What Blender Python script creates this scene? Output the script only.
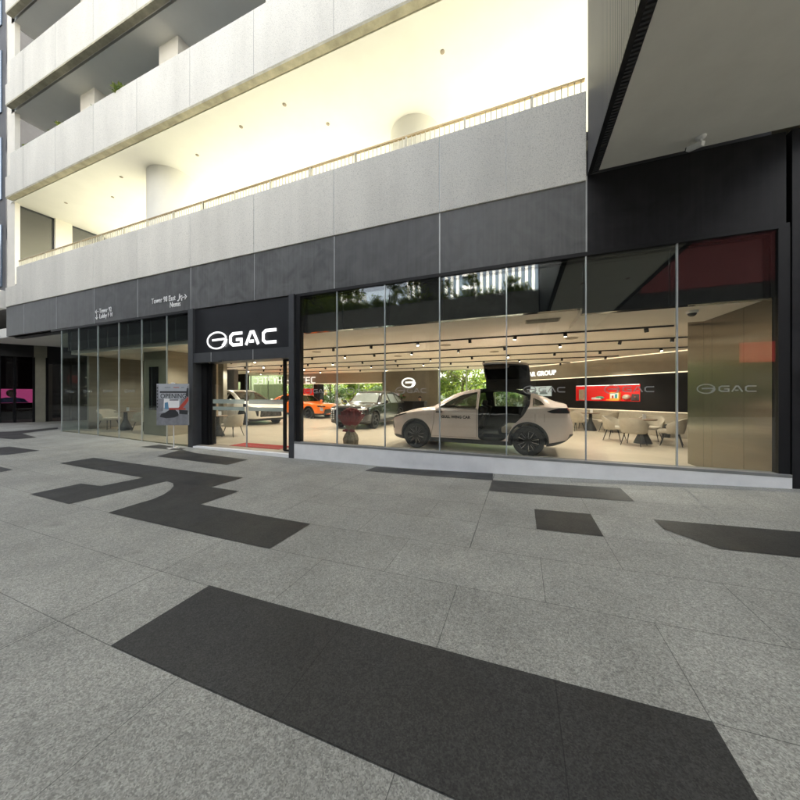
import bpy, bmesh, math, random
import numpy as np
from mathutils import Vector, Matrix, geometry
from mathutils.bvhtree import BVHTree

for o in list(bpy.data.objects):
    bpy.data.objects.remove(o)
SC = bpy.context.scene
COL = SC.collection
R = math.radians
random.seed(7)

# ------------------------------------------------------------------ camera, sky, sun, exposure
FPX, HOR, CAM_Z, YAW = 311.0, 395.5, 1.47, math.atan(121 / 311.0)
cam_d = bpy.data.cameras.new('camera')
cam_d.sensor_width = 36
cam_d.lens = FPX / 800 * 36
cam_d.shift_y = -(400 - HOR) / 800
cam_d.clip_start = 0.05
cam_d.clip_end = 1500
cam = bpy.data.objects.new('camera', cam_d)
COL.objects.link(cam)
cam.location = (0, 0, CAM_Z)
cam.rotation_euler = (R(90), 0, YAW)
SC.camera = cam

SUN_EL, SUN_AZ = 47.0, 8.0          # the sun stands behind the building (+Y), a little towards +X
world = bpy.data.worlds.new('World')
SC.world = world
world.use_nodes = True
wn = world.node_tree
sky = wn.nodes.new('ShaderNodeTexSky')
sky.sky_type = 'NISHITA'
sky.sun_disc = False
sky.sun_elevation = R(SUN_EL)
sky.sun_rotation = R(SUN_AZ)
sky.air_density = 1.0
sky.dust_density = 2.5
bg = wn.nodes['Background']
bg.inputs['Strength'].default_value = 0.15
# a hazy tropical sky: the blue is washed out towards its own grey
bw = wn.nodes.new('ShaderNodeRGBToBW'); wn.links.new(sky.outputs[0], bw.inputs[0])
hz_ = wn.nodes.new('ShaderNodeMix'); hz_.data_type = 'RGBA'; hz_.inputs[0].default_value = .66
wtint = wn.nodes.new('ShaderNodeVectorMath'); wtint.operation = 'MULTIPLY'; wtint.inputs[1].default_value = (1.06, 1.02, .93)
wn.links.new(sky.outputs[0], hz_.inputs[6]); wn.links.new(bw.outputs[0], wtint.inputs[0]); wn.links.new(wtint.outputs[0], hz_.inputs[7])
wn.links.new(hz_.outputs[2], bg.inputs['Color'])
sun_d = bpy.data.lights.new('sun', 'SUN')
sun_d.energy = 4.5
sun_d.angle = R(0.5)
sun_d.color = (1.0, 0.95, 0.86)
sun = bpy.data.objects.new('sun', sun_d)
COL.objects.link(sun)
sun.location = (10, 60, 60)
sdir = Vector((math.sin(R(SUN_AZ)) * math.cos(R(SUN_EL)), math.cos(R(SUN_AZ)) * math.cos(R(SUN_EL)), math.sin(R(SUN_EL))))
sun.rotation_euler = sdir.to_track_quat('Z', 'Y').to_euler()
SC.view_settings.view_transform = 'Standard'
SC.view_settings.look = 'None'
SC.view_settings.exposure = 3.05
SC.view_settings.gamma = 1.0
SC.view_settings.use_curve_mapping = False
SC.render.engine = 'CYCLES'
SC.cycles.use_denoising = True
SC.cycles.max_bounces = 10
SC.cycles.diffuse_bounces = 5
SC.cycles.glossy_bounces = 5
SC.cycles.transparent_max_bounces = 16
SC.cycles.caustics_reflective = False
SC.cycles.caustics_refractive = False
SC.cycles.sample_clamp_indirect = 6.0

# ------------------------------------------------------------------ pixel (800 px photograph) -> point on a known plane
CA, SA = math.cos(YAW), math.sin(YAW)
D = 6.3                             # the shop front is the plane y = D
def ray(px, py):
    u = (px - 400) / FPX
    v = (HOR - py) / FPX
    return Vector((u * CA - SA, u * SA + CA, v))
def atY(px, py, Y):
    r = ray(px, py)
    t = Y / r.y
    return Vector((r.x * t, Y, CAM_Z + r.z * t))
def atZ(px, py, Z):
    r = ray(px, py)
    t = (Z - CAM_Z) / r.z
    return Vector((r.x * t, r.y * t, Z))
GK = [(-22, .13), (-16.2, .12), (-12.5, .05), (-9.1, -.04), (-5.3, -.092), (-3.1, -.094), (-0.5, -.038), (3.6, .115), (8, .27), (14, .40)]
def pchip(xs, ys):
    xs, ys = np.array(xs, float), np.array(ys, float)
    o = np.argsort(xs); xs, ys = xs[o], ys[o]
    h = np.diff(xs); dl_ = np.diff(ys) / h; d = np.zeros(len(xs))
    for i in range(1, len(xs) - 1):
        if dl_[i - 1] * dl_[i] > 0:
            w1, w2 = 2 * h[i] + h[i - 1], h[i] + 2 * h[i - 1]
            d[i] = (w1 + w2) / (w1 / dl_[i - 1] + w2 / dl_[i])
    d[0], d[-1] = dl_[0], dl_[-1]
    def f(x):
        x = min(max(x, xs[0]), xs[-1]); i = min(max(int(np.searchsorted(xs, x) - 1), 0), len(xs) - 2)
        t = (x - xs[i]) / h[i]
        return float((1 + 2 * t) * (1 - t) ** 2 * ys[i] + t * (1 - t) ** 2 * h[i] * d[i] + t * t * (3 - 2 * t) * ys[i + 1] + t * t * (t - 1) * h[i] * d[i + 1])
    return f
_gf = pchip(*zip(*GK))
GX = [(-400, .13)] + [(float(x), _gf(x)) for x in np.arange(-22, 14.01, .75)] + [(400, .40)]
def g(x):
    return float(np.interp(x, [p[0] for p in GX], [p[1] for p in GX]))
def atG(px, py):
    z = 0.0
    for _ in range(30):
        p = atZ(px, py, z)
        z = 0.5 * z + 0.5 * g(p.x)
    p.z = g(p.x)
    return p

# ------------------------------------------------------------------ materials
def new_mat(name):
    m = bpy.data.materials.new(name)
    m.use_nodes = True
    return m, m.node_tree, m.node_tree.nodes['Principled BSDF']
def pbr(name, col, rough=.5, metal=0, var=.12, scale=4, bump=0, bscale=60, spec=.5, coat=0, detail=6, stretch=None):
    """Principled surface whose colour wanders a little with two scales of noise."""
    m, t, b = new_mat(name)
    N, L = t.nodes.new, t.links.new
    tc = N('ShaderNodeTexCoord')
    mp = N('ShaderNodeMapping')
    L(tc.outputs['Object'], mp.inputs['Vector'])
    if stretch: mp.inputs['Scale'].default_value = stretch
    nz = N('ShaderNodeTexNoise'); nz.inputs['Scale'].default_value = scale; nz.inputs['Detail'].default_value = detail
    nz.inputs['Roughness'].default_value = .62
    L(mp.outputs[0], nz.inputs['Vector'])
    rp = N('ShaderNodeMapRange')
    rp.inputs['From Min'].default_value = .3; rp.inputs['From Max'].default_value = .7
    rp.inputs['To Min'].default_value = 1 - var; rp.inputs['To Max'].default_value = 1 + var
    L(nz.outputs['Fac'], rp.inputs['Value'])
    mx = N('ShaderNodeVectorMath'); mx.operation = 'SCALE'
    mx.inputs[0].default_value = col[:3]
    L(rp.outputs[0], mx.inputs['Scale'])
    L(mx.outputs[0], b.inputs['Base Color'])
    b.inputs['Roughness'].default_value = rough
    b.inputs['Metallic'].default_value = metal
    b.inputs['Specular IOR Level'].default_value = spec
    if coat:
        b.inputs['Coat Weight'].default_value = coat
        b.inputs['Coat Roughness'].default_value = .04
    if bump:
        n2 = N('ShaderNodeTexNoise'); n2.inputs['Scale'].default_value = bscale; n2.inputs['Detail'].default_value = 4
        L(mp.outputs[0], n2.inputs['Vector'])
        bp = N('ShaderNodeBump'); bp.inputs['Strength'].default_value = bump; bp.inputs['Distance'].default_value = .02
        L(n2.outputs['Fac'], bp.inputs['Height'])
        L(bp.outputs[0], b.inputs['Normal'])
    return m
def emit(name, col, s):
    m, t, b = new_mat(name)
    b.inputs['Base Color'].default_value = (*col, 1)
    b.inputs['Emission Color'].default_value = (*col, 1)
    b.inputs['Emission Strength'].default_value = s
    return m
def glass(name, tint=(.93, .96, .94), f0=.045, rough=0.0):
    """thin pane: clear, with a reflection that grows towards grazing angles"""
    m = bpy.data.materials.new(name); m.use_nodes = True
    t = m.node_tree; t.nodes.clear()
    N, L = t.nodes.new, t.links.new
    out = N('ShaderNodeOutputMaterial'); mix = N('ShaderNodeMixShader')
    tr = N('ShaderNodeBsdfTransparent'); gl = N('ShaderNodeBsdfGlossy')
    tr.inputs['Color'].default_value = (*tint, 1)
    gl.inputs['Roughness'].default_value = rough
    lw = N('ShaderNodeLayerWeight'); lw.inputs['Blend'].default_value = .5
    pw = N('ShaderNodeMath'); pw.operation = 'POWER'; pw.inputs[1].default_value = 5
    L(lw.outputs['Facing'], pw.inputs[0])
    ma = N('ShaderNodeMath'); ma.operation = 'MULTIPLY_ADD'; ma.inputs[1].default_value = 1 - f0; ma.inputs[2].default_value = f0
    L(pw.outputs[0], ma.inputs[0])
    L(ma.outputs[0], mix.inputs['Fac']); L(tr.outputs[0], mix.inputs[1]); L(gl.outputs[0], mix.inputs[2])
    L(mix.outputs[0], out.inputs['Surface'])
    return m

def granite(name, base, contrast, rough):
    """flamed granite: crisp grains, slabs that differ a little, worn patches, small stains"""
    m, t, b = new_mat(name)
    N, L = t.nodes.new, t.links.new
    tc = N('ShaderNodeTexCoord')
    def rng(sock, lo, hi, a, c):
        r = N('ShaderNodeMapRange'); r.inputs['From Min'].default_value = lo; r.inputs['From Max'].default_value = hi
        r.inputs['To Min'].default_value = a; r.inputs['To Max'].default_value = c
        L(sock, r.inputs['Value']); return r.outputs[0]
    def noise(s, d, lo, hi, a, c):
        n = N('ShaderNodeTexNoise'); n.inputs['Scale'].default_value = s; n.inputs['Detail'].default_value = d
        n.inputs['Roughness'].default_value = .6
        L(tc.outputs['Object'], n.inputs['Vector'])
        return rng(n.outputs['Fac'], lo, hi, a, c)
    def mul(a, c):
        k = N('ShaderNodeMath'); k.operation = 'MULTIPLY'; L(a, k.inputs[0]); L(c, k.inputs[1]); return k.outputs[0]
    v = N('ShaderNodeTexVoronoi'); v.inputs['Scale'].default_value = 165; L(tc.outputs['Object'], v.inputs['Vector'])
    sx = N('ShaderNodeSeparateColor'); L(v.outputs['Color'], sx.inputs[0])
    g1 = rng(sx.outputs[0], 0, 1, 1 - contrast, 1 + contrast)
    v2 = N('ShaderNodeTexVoronoi'); v2.inputs['Scale'].default_value = 60; L(tc.outputs['Object'], v2.inputs['Vector'])
    s2 = N('ShaderNodeSeparateColor'); L(v2.outputs['Color'], s2.inputs[0])
    g2 = rng(s2.outputs[1], 0, 1, 1 - .35 * contrast, 1 + .35 * contrast)
    # slabs 1.27 m x 0.656 m laid in running bond along the shop front
    xyz = N('ShaderNodeSeparateXYZ'); L(tc.outputs['Object'], xyz.inputs[0])
    def ma(op, a, *k):
        n = N('ShaderNodeMath'); n.operation = op
        for i_, q in enumerate((a,) + k):
            if isinstance(q, (int, float)): n.inputs[i_].default_value = q
            else: L(q, n.inputs[i_])
        return n.outputs[0]
    ry = ma('DIVIDE', ma('SUBTRACT', xyz.outputs[1], 1.15), .656)
    row = ma('FLOOR', ry); par = ma('FLOORED_MODULO', row, 2)
    cx = ma('DIVIDE', ma('ADD', ma('ADD', xyz.outputs[0], .47 - .635), ma('MULTIPLY', par, .635)), 1.27)
    cmb = N('ShaderNodeCombineXYZ'); L(ma('FLOOR', cx), cmb.inputs[0]); L(row, cmb.inputs[1])
    wn_ = N('ShaderNodeTexWhiteNoise'); wn_.noise_dimensions = '2D'; L(cmb.outputs[0], wn_.inputs['Vector'])
    slab = rng(wn_.outputs['Value'], 0, 1, .945, 1.05)
    def line(c, size, w): return ma('GREATER_THAN', ma('ABSOLUTE', ma('SUBTRACT', ma('FRACT', c), .5)), .5 - w / size)
    jx, jy = line(cx, 1.27, .0022), line(ry, .656, .0025)
    # two wider movement joints that run straight across the rows
    ex = ma('MAXIMUM', ma('LESS_THAN', ma('ABSOLUTE', ma('ADD', xyz.outputs[0], 2.985)), .0035), ma('MULTIPLY', ma('LESS_THAN', ma('ABSOLUTE', ma('ADD', xyz.outputs[0], .475)), .003), ma('GREATER_THAN', xyz.outputs[1], 3.118)))
    joint = ma('SUBTRACT', 1.0, ma('MULTIPLY', ma('MAXIMUM', ma('MAXIMUM', jx, jy), ex), .62))
    f = mul(mul(mul(mul(g1, g2), slab), joint), mul(noise(1.4, 7, .3, .7, .84, 1.13), noise(.25, 4, .3, .7, .90, 1.09)))
    # gum and drip stains
    v3 = N('ShaderNodeTexVoronoi'); v3.inputs['Scale'].default_value = 1.15; L(tc.outputs['Object'], v3.inputs['Vector'])
    f = mul(f, rng(v3.outputs['Distance'], .025, .045, .66, 1))
    f = mul(f, noise(2.3, 3, .66, .74, 1, .84))
    sc = N('ShaderNodeVectorMath'); sc.operation = 'SCALE'; sc.inputs[0].default_value = base
    L(f, sc.inputs['Scale'])
    L(sc.outputs[0], b.inputs['Base Color'])
    L(noise(1.1, 5, .3, .7, rough - .10, rough + .12), b.inputs['Roughness'])
    b.inputs['Specular IOR Level'].default_value = .35
    return m
def pebbledash(name, base):
    m, t, b = new_mat(name)
    N, L = t.nodes.new, t.links.new
    tc = N('ShaderNodeTexCoord')
    v = N('ShaderNodeTexVoronoi'); v.inputs['Scale'].default_value = 62
    L(tc.outputs['Object'], v.inputs['Vector'])
    rp = N('ShaderNodeValToRGB')
    rp.color_ramp.elements[0].position = 0.0; rp.color_ramp.elements[0].color = (base[0] * 1.14, base[1] * 1.13, base[2] * 1.1, 1)
    rp.color_ramp.elements[1].position = 1.0; rp.color_ramp.elements[1].color = (base[0] * .70, base[1] * .70, base[2] * .68, 1)
    e = rp.color_ramp.elements.new(.55); e.color = (*[c * .98 for c in base], 1)
    L(v.outputs['Distance'], rp.inputs['Fac'])
    nz = N('ShaderNodeTexNoise'); nz.inputs['Scale'].default_value = .8; nz.inputs['Detail'].default_value = 6
    mp = N('ShaderNodeMapping'); mp.inputs['Scale'].default_value = (1, 1, .35)
    L(tc.outputs['Object'], mp.inputs[0]); L(mp.outputs[0], nz.inputs['Vector'])
    r2 = N('ShaderNodeMapRange'); r2.inputs['From Min'].default_value = .3; r2.inputs['From Max'].default_value = .7
    r2.inputs['To Min'].default_value = .9; r2.inputs['To Max'].default_value = 1.07
    L(nz.outputs['Fac'], r2.inputs['Value'])
    m3 = N('ShaderNodeMapping'); m3.inputs['Scale'].default_value = (1.3, 1.3, .10)      # rain streaks
    L(tc.outputs['Object'], m3.inputs[0]); n3 = N('ShaderNodeTexNoise'); n3.inputs['Scale'].default_value = 1.6; n3.inputs['Detail'].default_value = 5; L(m3.outputs[0], n3.inputs['Vector'])
    r3 = N('ShaderNodeMapRange'); r3.inputs['From Min'].default_value = .42; r3.inputs['From Max'].default_value = .72; r3.inputs['To Min'].default_value = 1.02; r3.inputs['To Max'].default_value = .945
    L(n3.outputs['Fac'], r3.inputs['Value']); k3 = N('ShaderNodeMath'); k3.operation = 'MULTIPLY'; L(r2.outputs[0], k3.inputs[0]); L(r3.outputs[0], k3.inputs[1])
    s = N('ShaderNodeVectorMath'); s.operation = 'SCALE'; L(rp.outputs[0], s.inputs[0]); L(k3.outputs[0], s.inputs['Scale'])
    L(s.outputs[0], b.inputs['Base Color'])
    b.inputs['Roughness'].default_value = .9
    bp = N('ShaderNodeBump'); bp.inputs['Strength'].default_value = .35; bp.inputs['Distance'].default_value = .006; bp.invert = True
    L(v.outputs['Distance'], bp.inputs['Height']); L(bp.outputs[0], b.inputs['Normal'])
    return m
def leaf_mat(name, c1, c2):
    m, t, b = new_mat(name)
    N, L = t.nodes.new, t.links.new
    gm = N('ShaderNodeNewGeometry')
    rp = N('ShaderNodeMix'); rp.data_type = 'RGBA'
    rp.inputs[6].default_value = (*c1, 1); rp.inputs[7].default_value = (*c2, 1)
    L(gm.outputs['Random Per Island'], rp.inputs[0])
    L(rp.outputs[2], b.inputs['Base Color'])
    b.inputs['Roughness'].default_value = .5
    out = [n for n in t.nodes if n.type == 'OUTPUT_MATERIAL'][0]
    tl = N('ShaderNodeBsdfTranslucent'); L(rp.outputs[2], tl.inputs['Color'])
    mx = N('ShaderNodeMixShader'); mx.inputs[0].default_value = .6
    L(b.outputs[0], mx.inputs[1]); L(tl.outputs[0], mx.inputs[2]); L(mx.outputs[0], out.inputs['Surface'])
    return m
def ribbed(name, col, rough, scale, strength):
    m = pbr(name, col, rough, 0, .15, 2)
    t = m.node_tree; b = t.nodes['Principled BSDF']
    N, L = t.nodes.new, t.links.new
    tc = N('ShaderNodeTexCoord'); w = N('ShaderNodeTexWave'); w.wave_type = 'BANDS'; w.bands_direction = 'Y'
    w.inputs['Scale'].default_value = scale
    L(tc.outputs['Object'], w.inputs['Vector'])
    bp = N('ShaderNodeBump'); bp.inputs['Strength'].default_value = strength; bp.inputs['Distance'].default_value = .03
    L(w.outputs['Fac'], bp.inputs['Height']); L(bp.outputs[0], b.inputs['Normal'])
    return m
def brushed(name, col, rough):
    m = pbr(name, col, rough, 1.0, .08, 1.5, stretch=(.6, .6, 40))
    t = m.node_tree; b = t.nodes['Principled BSDF']
    tg = t.nodes.new('ShaderNodeTangent'); tg.direction_type = 'RADIAL'; tg.axis = 'Z'
    t.links.new(tg.outputs[0], b.inputs['Tangent'])
    b.inputs['Anisotropic'].default_value = .85; b.inputs['Anisotropic Rotation'].default_value = 0.0
    return m
def facade_panel(name, col, spec=.5):
    """honed dark stone panel: cloudy wipe marks and faint upright streaks"""
    m, t, b = new_mat(name)
    N, L = t.nodes.new, t.links.new
    tc = N('ShaderNodeTexCoord')
    b.inputs['Specular IOR Level'].default_value = spec
    n1 = N('ShaderNodeTexNoise'); n1.inputs['Scale'].default_value = 2.2; n1.inputs['Detail'].default_value = 8; n1.inputs['Distortion'].default_value = 1.2
    L(tc.outputs['Object'], n1.inputs['Vector'])
    mp = N('ShaderNodeMapping'); mp.inputs['Scale'].default_value = (14, 14, .5)
    L(tc.outputs['Object'], mp.inputs[0])
    n2 = N('ShaderNodeTexNoise'); n2.inputs['Scale'].default_value = 1.5; n2.inputs['Detail'].default_value = 4
    L(mp.outputs[0], n2.inputs['Vector'])
    ad = N('ShaderNodeMath'); ad.operation = 'MULTIPLY_ADD'; ad.inputs[1].default_value = .45
    L(n2.outputs['Fac'], ad.inputs[0]); L(n1.outputs['Fac'], ad.inputs[2])
    rp = N('ShaderNodeMapRange'); rp.inputs['From Min'].default_value = .5; rp.inputs['From Max'].default_value = .95
    rp.inputs['To Min'].default_value = .66; rp.inputs['To Max'].default_value = 1.42
    L(ad.outputs[0], rp.inputs['Value'])
    s = N('ShaderNodeVectorMath'); s.operation = 'SCALE'; s.inputs[0].default_value = col
    L(rp.outputs[0], s.inputs['Scale']); L(s.outputs[0], b.inputs['Base Color'])
    oi = N('ShaderNodeObjectInfo'); ro = N('ShaderNodeMapRange'); ro.inputs['To Min'].default_value = .84; ro.inputs['To Max'].default_value = 1.2
    L(oi.outputs['Random'], ro.inputs['Value']); so = N('ShaderNodeVectorMath'); so.operation = 'SCALE'; L(s.outputs[0], so.inputs[0]); L(ro.outputs[0], so.inputs['Scale']); L(so.outputs[0], b.inputs['Base Color'])
    r2 = N('ShaderNodeMapRange'); r2.inputs['To Min'].default_value = .38; r2.inputs['To Max'].default_value = .6
    L(n1.outputs['Fac'], r2.inputs['Value']); L(r2.outputs[0], b.inputs['Roughness'])
    return m

M = dict(
    paving=granite('granite_paving', (.290, .283, .242), .36, .62),
    dark_paving=granite('dark_granite_paving', (.038, .037, .033), .45, .50),
    joint=pbr('paving_joint', (.085, .083, .074), .9),
    fascia=facade_panel('fascia_stone', (.074, .075, .075)),
    fascia_black=facade_panel('black_stone', (.014, .0135, .015), .22),
    seam=pbr('silver_seam', (.36, .37, .37), .4, .3),
    concrete=pebbledash('pebbledash', (.69, .672, .62)),
    lip=pbr('raw_concrete', (.40, .37, .27), .85, var=.3, scale=3),
    white_plaster=pbr('white_plaster', (.80, .79, .74), .85, var=.03, scale=1),
    terrace_stone=pbr('terrace_stone', (.40, .385, .32), .8, var=.1),
    cream=pbr('cream_paint', (.78, .74, .66), .7, var=.04, scale=2),
    white_kerb=pbr('white_kerb_paint', (.88, .875, .86), .6, var=.06, scale=3, bump=.1),
    sill=pbr('grey_sill', (.22, .22, .21), .5, var=.15),
    frame=pbr('black_frame', (.010, .010, .011), .5, var=.1, spec=.25),
    frame_grey=pbr('grey_frame', (.062, .065, .070), .45, .2, var=.08, spec=.35),
    sign_black=pbr('black_sign_panel', (.016, .017, .020), .45, var=.15, scale=2, spec=.3),
    sealant=pbr('glass_joint', (.50, .54, .55), .25, .3),
    glass=glass('clear_glass', f0=.062),
    glass_green=glass('green_edge_glass', (.88, .92, .89), .045),
    glass_end=glass('reflecting_window', (.35, .36, .33), .22),
    glass_pale_green=glass('pale_green_glass', (.44, .48, .37), .05),
    glass_shop=glass('smoked_glass', (.55, .56, .56), .04),
    glass_car=glass('car_glass', (.70, .74, .72), .07),
    glass_dark=glass('tinted_glass', (.12, .13, .13), .05),
    black_glass=pbr('black_spandrel', (.012, .012, .014), .03, var=.05, spec=1.0),
    floor=pbr('beige_floor', (.45, .385, .30), .30, var=.07, scale=2.5),
    ceiling=pbr('cream_ceiling', (.74, .69, .62), .85, var=.03, scale=1),
    greige=pbr('greige_wall', (.33, .28, .215), .6, var=.1, scale=2, stretch=(.3, .3, 6)),
    taupe=pbr('taupe_wall', (.20, .18, .145), .38, .35, var=.14, scale=1.5),
    bulkhead=pbr('bulkhead_taupe', (.32, .28, .23), .7, var=.06),
    left_wall=pbr('olive_grey_wall', (.22, .20, .16), .6, var=.12, scale=2, stretch=(.3, .3, 6)),
    dark_wall=pbr('black_wall', (.010, .008, .0075), .7, var=.2, scale=3, spec=.2),
    bronze=brushed('brushed_bronze', (.225, .20, .16), .22),
    column_olive=pbr('olive_column', (.20, .19, .145), .55, var=.12, scale=2),
    soffit=pbr('grey_soffit', (.66, .65, .61), .8, var=.05, scale=2),
    ribbed=ribbed('ribbed_cladding', (.022, .022, .024), .45, 6, .8),
    led_warm=emit('warm_led', (1.0, .82, .58), .19),
    led_white=emit('white_sign_light', (1, 1, 1), .15),
    led_soft=emit('soft_white_light', (1, .97, .92), .12),
    reflection_blue=emit('blue_reflection', (.25, .35, 1), .15),
    lens=emit('spot_lens', (1, .9, .75), 14),
    exit_green=emit('exit_green', (.02, .45, .16), .12),
    black=pbr('black_metal', (.02, .02, .02), .45),
    rubber=pbr('rubber', (.018, .018, .018), .75, var=.2),
    rim_black=pbr('dark_rim', (.03, .03, .032), .3, .6),
    rim_silver=pbr('rim_edges', (.55, .55, .56), .25, .9),
    paint_beige=pbr('pinkish_beige_car_paint', (.72, .60, .55), .20, .12, var=.02, coat=.9),
    paint_white=pbr('warm_white_car_paint', (.82, .79, .72), .3, .05, var=.02, coat=.9),
    paint_orange=pbr('orange_car_paint', (.80, .16, .012), .3, .05, var=.02, coat=.9),
    paint_dark=pbr('charcoal_car_paint', (.020, .022, .026), .25, .3, var=.05, coat=1),
    trim=pbr('black_car_trim', (.014, .014, .015), .45),
    interior=pbr('dark_car_lining', (.022, .020, .019), .7, var=.2),
    interior_brown=pbr('brown_leather', (.10, .06, .04), .45),
    seat_beige=pbr('beige_leather', (.42, .35, .27), .5),
    head_glass=pbr('lamp_glass', (.03, .03, .035), .08, spec=.8),
    lamp_white=pbr('lamp_reflector', (.8, .8, .82), .2, .5),
    lamp_red=pbr('tail_lamp', (.16, .01, .012), .15),
    chrome=pbr('bright_metal', (.7, .7, .7), .2, 1),
    chair=pbr('stone_upholstery', (.46, .41, .33), .75, var=.08, scale=8, bump=.1),
    wood=pbr('brown_tabletop', (.20, .13, .08), .45, var=.2, scale=3, stretch=(1, 8, 1)),
    red_mat=pbr('red_mat', (.38, .030, .024), .95, var=.25, scale=30),
    red_paper=pbr('red_wrap', (.19, .03, .035), .7, var=.3, scale=9),
    hessian=pbr('hessian', (.20, .165, .115), .95, var=.35, scale=25, bump=.6, bscale=90),
    red_panel=emit('red_lit_panel', (.60, .016, .012), .07),
    red_panel_dim=pbr('red_hoarding', (.10, .008, .012), .7),
    pink=emit('pink_screen', (.75, .10, .32), .13),
    skin=pbr('skin', (.50, .32, .24), .55, var=.05),
    hair=pbr('hair', (.02, .016, .013), .6),
    hair_brown=pbr('brown_hair', (.22, .11, .06), .7),
    shirt=pbr('pale_shirt', (.62, .55, .47), .8),
    blue_cloth=pbr('blue_cloth', (.12, .19, .45), .8),
    white=pbr('white_plastic', (.78, .78, .78), .4, var=.03),
    grey_lens=pbr('grey_plastic', (.25, .25, .26), .4),
    decal=pbr('frosted_decal', (.60, .60, .58), .5, var=.02),
    frost=pbr('frosted_band', (.50, .60, .56), .6, var=.03),
    yellow=pbr('yellow_card', (.75, .42, .05), .6), teal=pbr('teal_card', (.05, .32, .33), .6), green_card=pbr('green_card', (.05, .32, .18), .6),
    leaf=leaf_mat('fresh_leaves', (.09, .15, .025), (.24, .27, .045)),
    leaf_dark=leaf_mat('dark_leaves', (.06, .10, .035), (.14, .20, .06)),
    bark=pbr('bark', (.10, .075, .05), .9, var=.3, scale=12, bump=.5),
    soil=pbr('soil', (.05, .04, .03), .95),
    lawn=pbr('lawn', (.12, .13, .08), .9, var=.3, scale=3),
    tower_white=pbr('white_tower_paint', (.74, .73, .71), .7, var=.05, scale=.5),
    tower_glass=pbr('tower_glass', (.10, .14, .19), .08, var=.2, scale=.3, spec=.8),
    planter_stone=pbr('planter_stone', (.16, .16, .155), .7, var=.2, scale=2),
    podium_dark=pbr('podium_dark', (.045, .045, .047), .7, var=.2, scale=1.2),
    dark_concrete=pbr('dark_concrete', (.11, .11, .115), .7, var=.2, scale=1.2),
    brass=pbr('brass_rail', (.42, .32, .17), .4, .6),
    rail_white=pbr('pale_baluster', (.62, .58, .45), .5, .2),
    poster_pale=pbr('poster_print', (.38, .40, .43), .5, var=.06), poster_grey=pbr('poster_grey', (.20, .205, .225), .5, var=.25, scale=5),
    poster_dark=pbr('poster_dark', (.03, .032, .036), .5), poster_red=pbr('poster_red', (.42, .06, .04), .5), poster_blue=pbr('poster_blue', (.10, .24, .38), .5),
    screen_pic=emit('screen_picture', (.45, .52, .56), .07), screen_dark=emit('screen_shapes', (.12, .15, .15), .07),
)

def veil(name, col, cover):
    m, t, b = new_mat(name)
    b.inputs['Base Color'].default_value = (*col, 1); b.inputs['Roughness'].default_value = .6
    tr = t.nodes.new('ShaderNodeBsdfTransparent'); mx = t.nodes.new('ShaderNodeMixShader'); mx.inputs[0].default_value = cover
    out = [n for n in t.nodes if n.type == 'OUTPUT_MATERIAL'][0]
    t.links.new(tr.outputs[0], mx.inputs[1]); t.links.new(b.outputs[0], mx.inputs[2]); t.links.new(mx.outputs[0], out.inputs['Surface'])
    return m
M['decal'] = veil('frosted_decal_film', (.42, .42, .41), .46)
M['frost'] = veil('frosted_band', (.42, .50, .46), .62)
M['decal_faint'] = veil('faint_decal_film', (.40, .44, .42), .34)

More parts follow.
